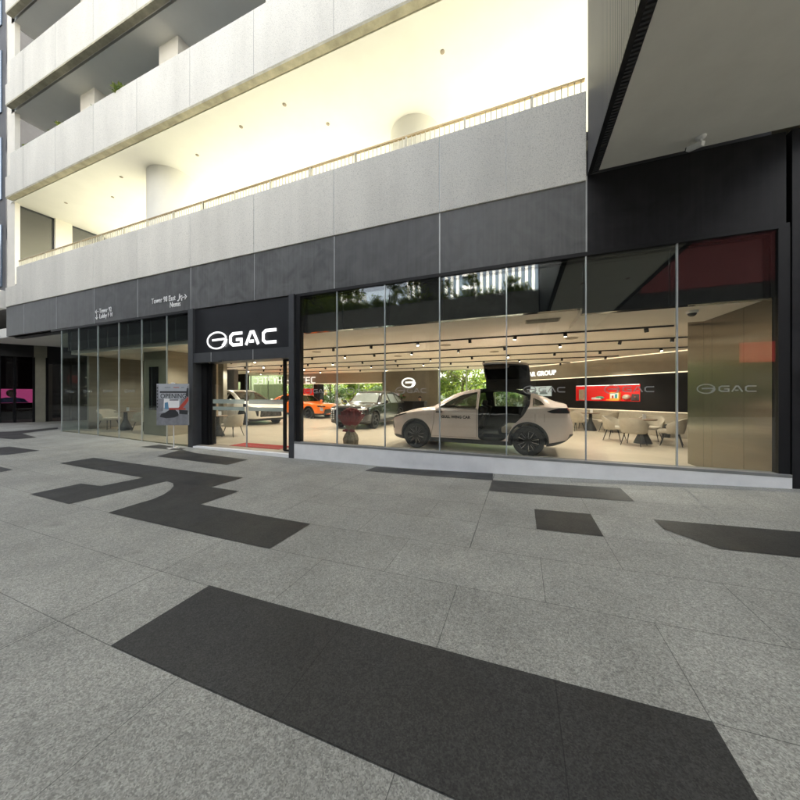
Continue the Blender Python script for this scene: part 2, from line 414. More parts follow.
# ------------------------------------------------------------------ mesh builder
class B:
    def __init__(s): s.bm = bmesh.new()
    def box(s, x0, x1, y0, y1, z0, z1, mi=0, mat=None):
        vs = [s.bm.verts.new(p) for p in ((x0, y0, z0), (x1, y0, z0), (x1, y1, z0), (x0, y1, z0), (x0, y0, z1), (x1, y0, z1), (x1, y1, z1), (x0, y1, z1))]
        if mat is not None:
            for v in vs: v.co = mat @ v.co
        for f in ((3, 2, 1, 0), (4, 5, 6, 7), (0, 1, 5, 4), (1, 2, 6, 5), (2, 3, 7, 6), (3, 0, 4, 7)):
            s.bm.faces.new([vs[i] for i in f]).material_index = mi
        return s
    def face(s, pts, mi=0):
        f = s.bm.faces.new([s.bm.verts.new(p) for p in pts]); f.material_index = mi
        return s
    def prism(s, pts, axis, a, b, mi=0, mat=None):
        """pts: 2-D outline; axis 'y': (x,z) swept in y, 'z': (x,y) swept in z, 'x': (y,z) swept in x"""
        def mk(p, t):
            q = Vector({'y': (p[0], t, p[1]), 'z': (p[0], p[1], t), 'x': (t, p[0], p[1])}[axis])
            return mat @ q if mat is not None else q
        v0 = [s.bm.verts.new(mk(p, a)) for p in pts]; v1 = [s.bm.verts.new(mk(p, b)) for p in pts]
        n = len(pts)
        fs = [s.bm.faces.new(v0), s.bm.faces.new(v1[::-1])]
        for i in range(n): fs.append(s.bm.faces.new((v0[i], v1[i], v1[(i + 1) % n], v0[(i + 1) % n])))
        for f in fs: f.material_index = mi
        return s
    def tube(s, path, rad, n=8, mi=0, cap=True):
        path = [Vector(p) for p in path]
        rr = rad if hasattr(rad, '__len__') else [rad] * len(path)
        rings = []
        ref = None
        for i, p in enumerate(path):
            t = (path[min(i + 1, len(path) - 1)] - path[max(i - 1, 0)]).normalized()
            if ref is None: ref = Vector((0, 0, 1)) if abs(t.z) < .9 else Vector((1, 0, 0))
            a = t.cross(ref).normalized(); c = a.cross(t).normalized(); ref = c
            rings.append([s.bm.verts.new(p + (a * math.cos(2 * math.pi * k / n) + c * math.sin(2 * math.pi * k / n)) * rr[i]) for k in range(n)])
        for r0, r1 in zip(rings, rings[1:]):
            for k in range(n): s.bm.faces.new((r0[k], r0[(k + 1) % n], r1[(k + 1) % n], r1[k])).material_index = mi
        if cap:
            s.bm.faces.new(rings[0]).material_index = mi; s.bm.faces.new(rings[-1][::-1]).material_index = mi
        return s
    def lathe(s, prof, n=32, axis='z', c=(0, 0, 0), mi=0, closed=False):
        """prof: (radius, height) along the axis"""
        c = Vector(c); rings = []
        for r, h in prof:
            ring = []
            for k in range(n):
                a = 2 * math.pi * k / n
                q = {'z': (r * math.cos(a), r * math.sin(a), h), 'y': (r * math.cos(a), h, r * math.sin(a)), 'x': (h, r * math.cos(a), r * math.sin(a))}[axis]
                ring.append(s.bm.verts.new(c + Vector(q)))
            rings.append(ring)
        prs = list(zip(rings, rings[1:])) + ([(rings[-1], rings[0])] if closed else [])
        for r0, r1 in prs:
            for k in range(n): s.bm.faces.new((r0[k], r0[(k + 1) % n], r1[(k + 1) % n], r1[k])).material_index = mi
        if not closed:
            s.bm.faces.new(rings[0]).material_index = mi; s.bm.faces.new(rings[-1][::-1]).material_index = mi
        return s
    def ball(s, c, r, mi=0, seg=16, rings=10, sc=(1, 1, 1)):
        ret = bmesh.ops.create_uvsphere(s.bm, u_segments=seg, v_segments=rings, radius=r)
        for v in ret['verts']: v.co = Vector((v.co.x * sc[0], v.co.y * sc[1], v.co.z * sc[2])) + Vector(c)
        for v in ret['verts']:
            for f in v.link_faces: f.material_index = mi
        return s
    def mesh(s, name, mats, bevel=0, smooth=False, seg=2, fix=True):
        bm = s.bm
        if fix: bmesh.ops.recalc_face_normals(bm, faces=bm.faces)
        if bevel:
            bmesh.ops.bevel(bm, geom=[e for e in bm.edges if e.is_manifold and e.calc_face_angle(0) > .5], offset=bevel, segments=seg, affect='EDGES', profile=.5, clamp_overlap=True)
        me = bpy.data.meshes.new(name); bm.to_mesh(me); bm.free()
        for m in (mats if isinstance(mats, (list, tuple)) else [mats]): me.materials.append(m)
        if smooth:
            for p in me.polygons: p.use_smooth = True
            me.set_sharp_from_angle(angle=R(38))
        return me
    def build(s, name, mats, parent=None, bevel=0, smooth=False, seg=2, fix=True):
        return obj(name, s.mesh(name, mats, bevel, smooth, seg, fix), parent)
def obj(name, me, parent=None, loc=(0, 0, 0), rz=0):
    o = bpy.data.objects.new(name, me); COL.objects.link(o)
    o.location = loc; o.rotation_euler = (0, 0, rz)
    if parent: o.parent = parent
    return o
def tag(o, label=None, cat=None, group=None, kind=None):
    for k, v in (('label', label), ('category', cat), ('group', group), ('kind', kind)):
        if v: o[k] = v
    return o
def thing(name, label, cat, loc=(0, 0, 0), rz=0, group=None):
    return tag(obj(name, None, None, loc, rz), label, cat, group)
def kids(o): return [c for c in bpy.data.objects if c.parent == o]
def dup(root, loc, rz=0, label=None, group=None, scale=None):
    def cp(o, par):
        c = o.copy(); COL.objects.link(c); c.parent = par
        for ch in tree[o]: cp(ch, c)
        return c
    tree = {}
    def walk(o):
        tree[o] = kids(o)
        for c in tree[o]: walk(c)
    walk(root)
    r = cp(root, None)
    r.location = loc; r.rotation_euler = (0, 0, rz)
    if scale: r.scale = scale
    if label: r['label'] = label
    if group: r['group'] = group
    return r

def text_mesh(txt, size, depth=.01, bold=0, align='LEFT', spacing=1.0):
    """lettering that stands in the local x-z plane and faces local -y"""
    cu = bpy.data.curves.new('lettering', 'FONT')
    cu.body = txt; cu.size = size; cu.extrude = depth / 2; cu.offset = bold; cu.align_x = align; cu.space_character = spacing
    cu.resolution_u = 3
    o = bpy.data.objects.new('lettering', cu)
    me = bpy.data.meshes.new_from_object(o)
    me.transform(Matrix.Rotation(R(90), 4, 'X'))
    bpy.data.objects.remove(o); bpy.data.curves.remove(cu)
    me.materials.clear()
    return me
def stroke_poly(pts, w, closed=False):
    n = len(pts); P = [Vector((p[0], p[1])) for p in pts]; out_l, out_r = [], []
    for i in range(n):
        a = P[i] - P[i - 1] if (i > 0 or closed) else P[1] - P[0]
        c = P[(i + 1) % n] - P[i] if (i < n - 1 or closed) else P[-1] - P[-2]
        a.normalize(); c.normalize()
        na, nc = Vector((-a.y, a.x)), Vector((-c.y, c.x))
        m = (na + nc); m = m.normalized() if m.length > 1e-6 else na
        k = w / 2 / max(.35, m.dot(na))
        out_l.append(P[i] + m * k); out_r.append(P[i] - m * k)
    return out_l, out_r
def strokes(lines, w, depth, mirror=False):
    """solid strokes in the local x-z plane, y from 0 to -depth"""
    b = B()
    for ln in lines:
        ww = w
        if isinstance(ln, tuple): ln, ww = ln
        l, r = stroke_poly(ln, ww)
        for i in range(len(ln) - 1):
            q = [l[i], l[i + 1], r[i + 1], r[i]]
            if mirror: q = [Vector((-p.x, p.y)) for p in q]
            b.prism([(p.x, p.y) for p in q], 'y', -depth, 0)
    return b
LET = {
    'G': [[(1, .93), (.27, .93), (.07, .74), (.07, .26), (.27, .07), (.93, .07), (.93, .46), (.52, .46)]],
    'A': [[(.03, 0), (.40, .93), (.60, .93), (.97, 0)], [(.3, .25), (.62, .25)]],
    'C': [[(1, .93), (.25, .93), (.07, .76), (.07, .24), (.25, .07), (1, .07)]],
    'H': [[(.06, 0), (.06, 1)], [(.94, 0), (.94, 1)], [(.06, .5), (.94, .5)]],
    'Y': [[(.03, 1), (.5, .5), (.97, 1)], [(.5, .5), (.5, 0)]],
    'P': [[(.06, 1), (.94, 1), (.94, .5), (.06, .5)]],
    'T': [[(.0, .94), (1, .94)], [(.5, .94), (.5, 0)]],
    'E': [[(1, .94), (.06, .94), (.06, .06), (1, .06)], [(.06, .5), (.9, .5)]],
}
def word_lines(word, lw, lh, gap):
    out = []; x = 0
    for ch in word:
        for ln in LET[ch]: out.append([(x + p[0] * lw, p[1] * lh) for p in ln])
        x += lw + gap
    return out, x - gap
def emblem_lines(w, h, t):
    """oval ring with a bar that enters from the right"""
    ring = [(w / 2 * math.cos(a), h / 2 * math.sin(a)) for a in np.linspace(R(14), R(352), 44)]
    return [(ring, t), ([(-w * .24, h * .03), (w * .5, h * .06)], t * 1.35), ([(w * .49, h * .06), (w * .40, -h * .2), (w * .30, -h * .37)], t * 1.9)]
# ------------------------------------------------------------------ ground
def grid_ground():
    xs = sorted(set([p[0] for p in GX] + [-120, -70, -30, -16.25, -16.2, 3.7, 5.9, 6.0, 30, 90]))
    ys = [-400, -150, -60, -20, -8, -4, 0, 3, 5, D - .02, D + .02, 12, 25, 60, 150, 500]
    b = B(); V = {}
    for i, x in enumerate(xs):
        for j, y in enumerate(ys):
            z = g(x)
            if y > D and x > -16.22: z = -.16
            V[i, j] = b.bm.verts.new((x, y, z))
    for i in range(len(xs) - 1):
        for j in range(len(ys) - 1):
            b.bm.faces.new((V[i, j], V[i + 1, j], V[i + 1, j + 1], V[i, j + 1]))
    return b
tag(grid_ground().build('pavement', M['paving'], fix=False), kind='structure')

def clip_x(poly, x0, side):
    out = []
    for i in range(len(poly)):
        a, c = poly[i], poly[(i + 1) % len(poly)]
        ia, ic = (a.x - x0) * side >= 0, (c.x - x0) * side >= 0
        if ia: out.append(a)
        if ia != ic:
            t = (x0 - a.x) / (c.x - a.x); out.append(a.lerp(c, t))
    return out
def on_ground(polys, lift):
    b = B()
    for poly in polys:
        flat = [Vector((p[0], p[1], 0)) for p in poly]
        for tri in geometry.tessellate_polygon([flat]):
            t = [flat[i] for i in tri]
            edges = [p[0] for p in GX]
            for a, c in zip(edges, edges[1:]):
                q = clip_x(t, a, 1)
                if len(q) > 2: q = clip_x(q, c, -1)
                if len(q) > 2:
                    qq = [Vector((p.x, p.y, g(p.x) + lift)) for p in q]
                    if (qq[1] - qq[0]).cross(qq[2] - qq[0]).z < 0: qq = qq[::-1]
                    try: b.face(qq)
                    except ValueError: pass
    return b
def px_poly(pts):
    """outline read off the photograph, its corners set on the slab grid they belong to"""
    out = []
    for p in pts:
        q = atG(*p).to_2d()
        gx, gy = -.47 + .635 * round((q.x + .47) / .635), 1.15 + .656 * round((q.y - 1.15) / .656)
        if q.x > -5.0 and q.y < 5.9:
            if abs(gx - q.x) < .13: q.x = gx
            if abs(gy - q.y) < .13: q.y = gy
        out.append(q)
    return out
p1, p2 = atG(211, 587.2), atG(116.4, 646.6)
p3 = atG(440, 648.5)
gx0 = -.47 - 3 * .635
big = [(gx0, 1.806), (gx0, 1.15), (gx0 + 5 * .635, 1.15), (gx0 + 5 * .635, 1.806)]
DARK = [px_poly(q) for q in (
    [(59.5, 463.4), (93.8, 457.8), (243, 478), (214.3, 488.5), (238, 492.7), (202.5, 505), (310, 524), (273, 548.8), (108, 513), (135, 504.5),
     (152, 499.6), (163, 495), (170, 490.5), (173.5, 486.5), (173, 483.5), (167, 481.3), (69.2, 504.2), (29.7, 494.4), (81, 483.6), (101, 486.3), (143, 477.8)],
    [(157, 456.5), (182, 449.6), (196, 453.2), (248.4, 459.7), (227, 465)],
    [(140, 447), (160, 444.6), (186, 448.8), (178, 450.3)],
    [(366, 471.8), (376.4, 466.8), (493, 473.5), (491, 479.3)],
    [(493.5, 480), (621, 488.4), (634.6, 501.5), (488.5, 490.4)],
    [(534, 509), (590.7, 514), (603.3, 536.6), (536.5, 529)],
    [(656.5, 520.8), (800, 533.2), (880, 540), (890, 569), (800, 560.2), (720.7, 550.4), (666.7, 530)],
    [(-30, 451), (9.4, 446.6), (39.4, 450.7), (7.5, 455), (-30, 456)],
    [(-30, 467.5), (0, 466.8), (13, 469.8), (-30, 478)],
    [(-30, 432.6), (10, 431.6), (58, 427.4), (58, 429), (22, 433.6), (36.6, 437.6), (14, 439.5), (-30, 436)],
)] + [big]
# inlays that only someone a step to the side sees: the pattern goes on behind the camera
DARK += [[(-9.5, -1.6), (-7.1, -1.6), (-7.1, -2.9), (-9.5, -2.9)], [(1.9, .2), (4.2, .2), (4.2, -.9), (1.9, -.9)], [(-3.8, -2.2), (-1.2, -2.2), (-1.2, -3.6), (-3.8, -3.6)]]
tag(on_ground(DARK, .004).build('dark_paving', M['dark_paving'], fix=False), kind='structure')
# ------------------------------------------------------------------ the building
XJ = [-20.55, -19.0, -16.5, -14.0, -11.55, -9.06, -6.6, -4.12, -1.57, 1.075]
BX0, BX1 = -20.55, 1.075
bld = thing('office_building', 'concrete and black stone building with a glazed car showroom at street level', 'building', (0, D, 0))
def part(b, name, mat, bevel=0, smooth=False, par=bld, fix=True):
    """built in world coordinates, hung under the building"""
    o = b.build(name, mat, par, bevel, smooth, fix=fix)
    o.matrix_parent_inverse = par.matrix_world.inverted() if par is not bld else Matrix.Translation((0, -D, 0))
    return o
# street fascia: upright stone panels with silver seams between them
for a, c in zip(XJ, XJ[1:]): part(B().box(a + .012, c - .012, D, D + .25, 4.0, 5.25), 'fascia_panel', M['fascia'], .004)
for x in XJ[1:-1]: part(B().box(x - .011, x + .011, D - .003, D + .2, 4.0, 5.25), 'fascia_seam', M['seam'])
part(B().box(BX1 - .012, BX1 + .012, D + .004, D + .2, 4.0, 5.34), 'fascia_seam', M['seam'])
part(B().box(BX1 + .012, 3.62, D - .004, D + .25, 4.0, 5.34), 'black_fascia', M['fascia_black'])
part(B().box(BX0, 3.6, D + .25, D + .45, 3.96, 6.3), 'backing_wall', M['dark_concrete'])
# parapet of the terrace
PT = 6.82
part(B().box(BX0, -19.56, D - .03, D + .22, 5.25, 6.07), 'parapet_step', M['concrete'], .012)
for i, (a, c) in enumerate(zip(XJ, XJ[1:])):
    part(B().box(-19.558 if i == 0 else a + .006, c - .006, D - .03, D + .22, 5.25, PT), 'parapet_panel', M['concrete'], .010)
for x in XJ[2:-1]: part(B().box(x - .006, x + .006, D - .022, D + .2, 5.25, PT - .01), 'parapet_seam', M['seam'])
part(B().box(-.27, -.262, D - .031, D - .02, 5.25, PT - .01), 'parapet_seam', M['seam'])
# terrace floor, ceiling, upper parapets
part(B().box(-21.2, 12, D + .22, 19.6, 5.95, 6.12), 'terrace_floor', M['terrace_stone'])
part(B().box(-20.4, 12, 10.8, 19.3, 6.12, 6.16), 'terrace_lawn', M['lawn'])
UB = 9.95
TB = 11.6          # back edge of the storeys above
def upper_band(z0, z1):
    b = B(); b.prism([(-20.55, z0), (40, z0), (40, z1), (-20.1, z1), (-20.1, z0 + .85), (-20.55, z0 + .85)], 'y', D - .03, D + .22)  # storeys lengthened to the right, out of view, to block sun from the pavement
    part(b, 'upper_parapet', M['concrete'], .012)
    for x in XJ[1:-1]: part(B().box(x - .005, x + .005, D - .033, D - .02, z0 + .02, z1 - .02), 'parapet_seam', M['sill'])
    part(B().box(-20.5, 14, D - .028, D + .16, z0 - .07, z0), 'concrete_lip', M['lip'])
for k in range(8):
    z = UB + k * 3.95
    upper_band(z, z + 1.75)
    if k == 0: part(B().box(-20.9, 40, D + .225, TB, z - .03, z + .25), 'terrace_ceiling', M['white_plaster'])
    else: part(B().box(-20.9, 14, D + .26, TB, z - .03, z + .25), 'balcony_ceiling', M['white_plaster'])
    part(B().box(-20.9, 40, TB - 2.6, TB - 2.4, z + .25, z + 3.92), 'recessed_window_wall', M['tower_glass'])
    for x in (-16.5, -11.5, -6.6, -1.6): part(B().box(x - .5, x + .5, D + .9, D + 1.9, z + .25, z + 3.92), 'balcony_column', M['cream'])
part(B().box(-21, 40, D + 1, TB, UB + 8 * 3.95, UB + 8 * 3.95 + 3), 'roof', M['dark_concrete'])
for x, y in ((-18.6, 7.4), (-16.2, 7.9), (-14.4, 7.3), (-10.6, 7.6), (-8.2, 7.3), (-5.6, 8.2), (-6.4, 7.2), (-1.8, 7.5), (-11.2, 9.6), (-15.2, 10.0)):
    part(B().lathe([(.055, UB - .031), (.055, UB - .045), (.02, UB - .055)], 14, c=(x, y, 0)), 'ceiling_fitting', M['greige'])
# big round columns of the terrace
def rcol(x, y, r):
    part(B().lathe([(r, 6.12), (r, UB - .03)], 48, c=(x, y, 0)), 'round_column', M['white_plaster'], smooth=True)
rcol(-12.72, 8.12, .80); rcol(-3.2, 9.6, .8)
# low curved white counter on the terrace
def arc_wall(cx, cy, r, a0, a1, z0, z1, th=.12):
    b = B(); out = [(cx + r * math.cos(a), cy + r * math.sin(a)) for a in np.linspace(R(a0), R(a1), 24)]
    inn = [(cx + (r - th) * math.cos(a), cy + (r - th) * math.sin(a)) for a in np.linspace(R(a1), R(a0), 24)]
    return b.prism(out + inn, 'z', z0, z1)
part(arc_wall(-18.4, 10.2, 1.4, 180, 360, 6.12, 7.5), 'curved_counter', M['white_plaster'])
part(arc_wall(-9.2, 9.8, 1.5, 120, 330, 6.12, 7.3), 'curved_counter', M['white_plaster'])
# left end of the terrace: cream columns with dark glass between
part(B().box(-21.3, -20.62, D + .26, 6.72, 5.25, UB + 30), 'corner_column', M['cream'])
part(B().box(-21.15, -20.66, 7.85, 8.45, 6.12, UB - .03), 'end_column', M['cream'])
part(B().box(-21.15, -20.66, 9.95, 10.5, 6.12, UB - .03), 'end_column', M['cream'])
part(B().box(-20.85, -20.80, 6.72, 11.6, 6.12, UB - .06), 'end_window', M['glass_end'])
part(B().box(-21.6, -21.55, 6.72, 11.6, 6.12, UB - .06), 'end_room_wall', M['greige'])
b = B()
for y in (6.72, 7.79, 9.88): b.box(-20.86, -20.78, y, y + .06, 6.12, UB - .03)
b.box(-20.86, -20.78, 6.72, 11.6, UB - .1, UB - .03)
part(b, 'end_window_frame', M['frame_grey'])

# ------------------------------------------------------------------ glazing
XM = [-5.21, -4.06, -2.82, -1.575, -.26, 1.07, 2.355, 3.585]       # showroom panes
XL = [-16.2, -15.04, -13.83, -12.61, -11.39, -10.17, -9.12]        # glazing left of the door
SILL = .32
def decal(par, x, z, w, mat='decal', y=D - .004):
    """pale maker's emblem and three letters on the pane"""
    h = w * .17
    b = strokes(emblem_lines(w * .30, h * 1.15, h * .13), .01, .002)
    for v in b.bm.verts: v.co += Vector((x - w * .35, y, z))
    ln, tw = word_lines('GAC', w * .18, h * .75, w * .035)
    q = strokes(ln, h * .15, .002)
    for v in q.bm.verts: v.co += Vector((x - w * .14, y, z - h * .375))
    me = q.mesh('letters', M[mat]); b.bm.from_mesh(me)
    o = b.build('logo_decal', M[mat], par)
    return o
for i, (a, c) in enumerate(zip(XM, XM[1:])):
    p = part(B().box(a + .006, c - .006, D + .02, D + .032, SILL, 4.0), 'glass_pane', M['glass'])
    if i != 3: decal(p, (a + c) / 2, 1.575, .72, y=D + .018)
for i, (a, c) in enumerate(zip(XL, XL[1:])):
    zb = g((a + c) / 2) - .06
    p = part(B().box(a + .006, c - .006, D + .02, D + .032, zb, 4.0), 'glass_pane', M['glass_green'])
    if i not in (4, 5): decal(p, (a + c) / 2, 1.62, .58, 'decal_faint', y=D + .018)
    zb = 0
for x in XM[1:-1]: part(B().box(x - .010, x + .010, D + .008, D + .05, SILL, 4.0), 'glass_joint', M['sealant'])
for x in XL[:-1]: part(B().box(x - .007, x + .007, D + .010, D + .05, g(x) - .06, 4.0), 'glass_joint', M['sealant'])
b = B()
b.box(-16.9, -9.12, D + .0, D + .08, 3.93, 3.99)
part(b, 'glass_head_rail', M['frame'])
# the glass returns into the passage
b = B().box(-16.212, -16.20, D + .05, 10.4, .06, 4.0)
part(b, 'return_glass', M['glass_green'])
for y in (7.7, 9.1, 10.4): part(B().box(-16.225, -16.19, y - .012, y + .012, .06, 4.0), 'glass_joint', M['sealant'])
# black frame round the showroom window, sill and white kerb
b = B()
b.box(XM[0] - .02, XM[0] + .09, D - .01, D + .14, SILL, 3.94); b.box(XM[-1] - .05, XM[-1] + .075, D - .01, D + .14, SILL, 3.94)
b.box(XM[0] - .02, XM[-1] + .07, D - .012, D + .14, 3.93, 3.998)
part(b, 'window_frame', M['frame'])
b = B(); n = 24
for i in range(n):
    x0 = -5.26 + (3.66 + 5.26) * i / n; x1 = -5.26 + (3.66 + 5.26) * (i + 1) / n
    vs = [(x0, g(x0) - .05), (x1, g(x1) - .05), (x1, SILL - .045), (x0, SILL - .045)]
    b.prism(vs, 'y', D - .045, D + .12)
part(b, 'white_kerb', M['white_kerb'])
part(B().box(-5.26, 3.66, D - .05, D + .14, SILL - .045, SILL), 'window_sill', M['sill'], .004)
# black end pier on the right
part(B().box(3.675, 3.93, D - .02, D + .5, .05, 5.34), 'end_pier', M['fascia_black']); part(B().box(3.95, 9, D - .05, D + .5, .05, 5.34), 'end_pier', M['fascia_black'])
part(B().box(3.93, 3.95, D - .03, D + .4, .05, 5.34), 'pier_seam', M['frame_grey'])
# spandrel hidden lights: black bulkhead right behind the glass
part(B().box(-5.15, 1.03, D + .16, D + .30, 3.055, 4.0), 'spandrel', M['black_glass']); part(B().box(1.032, 3.55, D + .16, D + .30, 2.955, 4.0), 'spandrel', M['black_glass'])
part(B().box(-16.1, -9.1, D + .16, D + .3, 3.16, 4.0), 'spandrel', M['black_glass'])

# ------------------------------------------------------------------ entrance
PX0, PX1 = -9.11, -5.27
part(B().box(PX0, PX0 + .20, D - .05, D + .55, g(PX0) - .02, 4.0), 'portal_post', M['frame_grey']); part(B().box(PX1 - .155, PX1, D - .05, D + .16, g(PX1) - .02, 4.0), 'portal_post', M['frame_grey'])
part(B().box(PX0 + .20, PX0 + .46, D + .22, D + .5, -.04, 2.42), 'portal_jamb', M['frame'])
part(B().box(PX0 + .20, PX1 - .155, D + .03, D + .2, 2.70, 3.985), 'sign_panel', M['sign_black'])
part(B().box(PX0 + .20, PX1 - .155, D - .03, D + .45, 2.42, 2.697), 'door_header', M['frame_grey'])
for x in (-8.18, -6.62): part(B().box(x - .012, x + .012, D - .034, D - .02, 2.425, 2.69), 'header_seam', M['seam'])
part(B().box(-8.9, -5.42, D - .05, D + .6, -.12, -.002), 'threshold', M['white_kerb'])
part(B().box(-7.85, -7.70, D - .075, D - .03, 2.40, 2.47), 'door_sensor', M['black'], .01)
def door_leaf(x0, x1, y, stile):
    p = part(B().box(x0, x1, y, y + .012, .02, 2.41), 'sliding_door', M['glass'])
    def sub(b, n, m): part(b, n, m, par=bld).parent = p
    b = B(); sx = x0 if stile == 0 else x1 - .06
    b.box(sx, sx + .06, y - .02, y + .035, .01, 2.42)
    sub(b, 'stile', M['frame'])
    for z0, z1 in ((1.235, 1.36), (1.04, 1.145)): sub(B().box(x0 + .07, x1 - .07, y - .004, y - .001, z0, z1), 'safety_band', M['frost'])
    b = B(); e = x1 - .012 if stile == 0 else x0
    b.box(e, e + .014, y - .006, y + .02, .02, 2.41)
    sub(b, 'edge_seal', M['sealant'])
    return p
xs_ = [atY(p, 400, D + .3).x for p in (211.3, 246.6, 285.3)]
dl = door_leaf(xs_[0], xs_[1] - .004, D + .30, 0); door_leaf(xs_[1] + .004, xs_[2], D + .30, 1)
o = part(B().box(xs_[1] - .10, xs_[1] - .02, D + .27, D + .30, 1.15, 1.235), 'door_lock', M['black'])
for a, c in ((PX0 + .46, xs_[0] - .02), (xs_[2] + .02, PX1 - .155)):
    part(B().box(a + .05, c - .04, D + .24, D + .252, .02, 2.40), 'side_light', M['glass'])
    b = B(); b.box(a, a + .05, D + .22, D + .28, -.0, 2.42); b.box(c - .04, c, D + .22, D + .28, 0, 2.42); b.box(a + .05, c - .04, D + .22, D + .28, -.0, .05); b.box(a + .05, c - .04, D + .22, D + .28, 2.37, 2.42)
    part(b, 'side_light_frame', M['frame'])
# illuminated sign: oval emblem and GAC
xa, xb = -8.37, -7.60
zc = 3.02
sg = thing('illuminated_sign', 'white illuminated oval emblem and GAC letters over the showroom entrance', 'sign', (-7.2, D + .03, 3.0))
b = strokes(emblem_lines(.74, .455, .040), .05, .014)
for v in b.bm.verts: v.co += Vector(((xa + xb) / 2 + 7.2, -.03, zc - 3.0))
b.build('emblem', M['led_white'], sg)
ln, tw = word_lines('GAC', .46, .36, .125)
b = strokes(ln, .078, .016)
for v in b.bm.verts: v.co += Vector((-7.49 + 7.2, -.03, zc - .19 - 3.0))
b.build('letters', M['led_white'], sg)

# ------------------------------------------------------------------ showroom shell
BK = 19.2                                    # back wall
fl = B(); xs = [-16.2, -14, -12.5, -10.5, 8.2]
for a, c in zip(xs, xs[1:]):
    za, zc_ = max(0, g(a) + .01) if a < -10 else 0, max(0, g(c) + .01) if c < -10 else 0
    fl.prism([(a, za), (c, zc_), (c, -.1), (a, -.1)], 'y', D + .06, BK + .1)
part(fl, 'showroom_floor', M['floor'])
part(B().box(-16.2, 1.03, D + .30, BK, 3.055, 3.2), 'showroom_ceiling', M['ceiling']); part(B().box(1.03, 8.2, D + .30, 8.0, 2.955, 3.2), 'lowered_ceiling', M['ceiling']); part(B().box(1.03, 8.2, 8.0, BK, 3.055, 3.2), 'showroom_ceiling', M['ceiling'])
part(B().box(-16.3, 8.3, BK + .05, BK + .3, 3.06, 5.95), 'rear_fascia', M['concrete'])
part(B().box(8.2, 8.4, D + .1, BK, -.1, 5.95), 'side_wall', M['taupe'])
part(B().box(-18.4, -18.2, 10.5, 14.5, -.1, 5.95), 'side_wall', M['taupe'])
part(B().box(-18.2, -16.2, 10.5, BK, 3.055, 3.2), 'showroom_ceiling', M['ceiling'])
part(B().box(-18.2, -16.2, 10.5, BK, -.1, 0), 'showroom_floor', M['floor'])
part(B().box(-18.4, -12.9, 10.5, 10.7, 0, 3.05), 'partition_wall', M['left_wall'])
part(B().box(-16.17, -16.05, 7.05, 10.5, 0.1, 3.05), 'return_wall', M['left_wall'])
part(B().box(-24.2, -24.0, 14.3, BK, -.1, 5.95), 'side_wall', M['taupe']); part(B().box(-24, -18.4, 14.3, 14.5, 0, 5.95), 'partition_wall', M['greige'])
part(B().box(-24, -18.2, 14.5, BK, 3.055, 3.2), 'showroom_ceiling', M['ceiling']); part(B().box(-24, -18.2, 14.5, BK, -.1, 0), 'showroom_floor', M['floor'])
# back wall: two glazed stretches and the emblem wall between
part(B().box(-8.63, -4.82, BK - .25, BK, 0, 3.05), 'emblem_wall', M['taupe'])
part(B().box(-16.9, -8.63, BK - .3, BK, 2.33, 3.05), 'rear_bulkhead', M['bulkhead'])
part(B().box(-16.9, -8.63, BK - .34, BK - .30, 2.30, 2.33), 'rear_light_strip', M['led_warm'])
for a, c in ((-24, -22.2), (-22.2, -20.4), (-20.4, -18.6), (-18.6, -16.9), (-16.9, -14.3), (-14.3, -12.4), (-12.4, -10.5), (-10.5, -8.63)): part(B().box(a + .02, c - .02, BK - .1, BK - .088, 0, 2.33 if a > -17 else 3.05), 'rear_window', M['glass'] if a > -17 else M['glass_pale_green'])
for a, c in ((-4.82, -3.1), (-3.1, -1.4), (-1.4, .3), (.3, 2.0)): part(B().box(a + .02, c - .02, BK - .1, BK - .088, 0, 3.05), 'rear_window', M['glass'])
for x in (-22.2, -20.4, -18.6, -16.9, -14.3, -12.4, -10.5, -3.1, -1.4, .3): part(B().box(x - .02, x + .02, BK - .13, BK - .06, 0, 2.33 if -16 < x < -8 else 3.05), 'rear_mullion', M['seam'])
part(B().box(-13.6, -13.1, 18.2, 18.7, 0, 2.28), 'black_column', M['dark_wall'])
part(B().box(-22.6, -19.4, 17.2, 17.5, 2.48, 3.05), 'black_bulkhead', M['dark_wall']); part(B().box(-19.4, -18.95, 17.2, 17.6, 0, 3.05), 'black_column', M['dark_wall'])
# slanting back wall on the right, with its bench
W0 = Vector((5.44, 13.9, 0)); WR = -math.pi / 4
wm = Matrix.Translation(W0) @ Matrix.Rotation(WR, 4, 'Z')            # local x to the viewer's right, -y to the room
def wl(t, y, z): return wm @ Vector((-t, y, z))                      # t runs left along the wall
def wbox(b, t0, t1, y0, y1, z0, z1): return b.box(-t1, -t0, y0, y1, z0, z1, mat=wm)
for t0, t1, z0, z1 in ((-4.2, 1.47, 0, 3.05), (4.23, 7.52, 0, 3.05), (1.47, 4.23, 0, 1.23), (1.47, 4.23, 1.93, 3.05)):
    part(wbox(B(), t0, t1, 0, .2 if t0 != 1.47 else .34, z0, z1), 'slanting_wall', M['dark_wall'])
part(wbox(B(), -4.2, 7.5, -.12, 0, 2.33, 3.05), 'slanting_bulkhead', M['bulkhead'])
part(wbox(B(), -4.2, 7.5, -.10, -.03, 2.295, 2.33), 'bulkhead_light_strip', M['led_warm'])
part(wbox(B(), -4.2, 7.5, -.26, -.2, 3.03, 3.05), 'ceiling_light_strip', M['led_warm'])
part(wbox(B(), -4.2, 6.0, -.55, 0, .0, .44), 'bench_seat', M['chair'], .02); part(wbox(B(), -4.2, 6.0, -.16, 0, .442, .84), 'bench_back', M['chair'], .02)
part(wbox(B(), -4.2, 6.0, -.02, -.003, .845, .865), 'bench_light_strip', M['led_warm'])
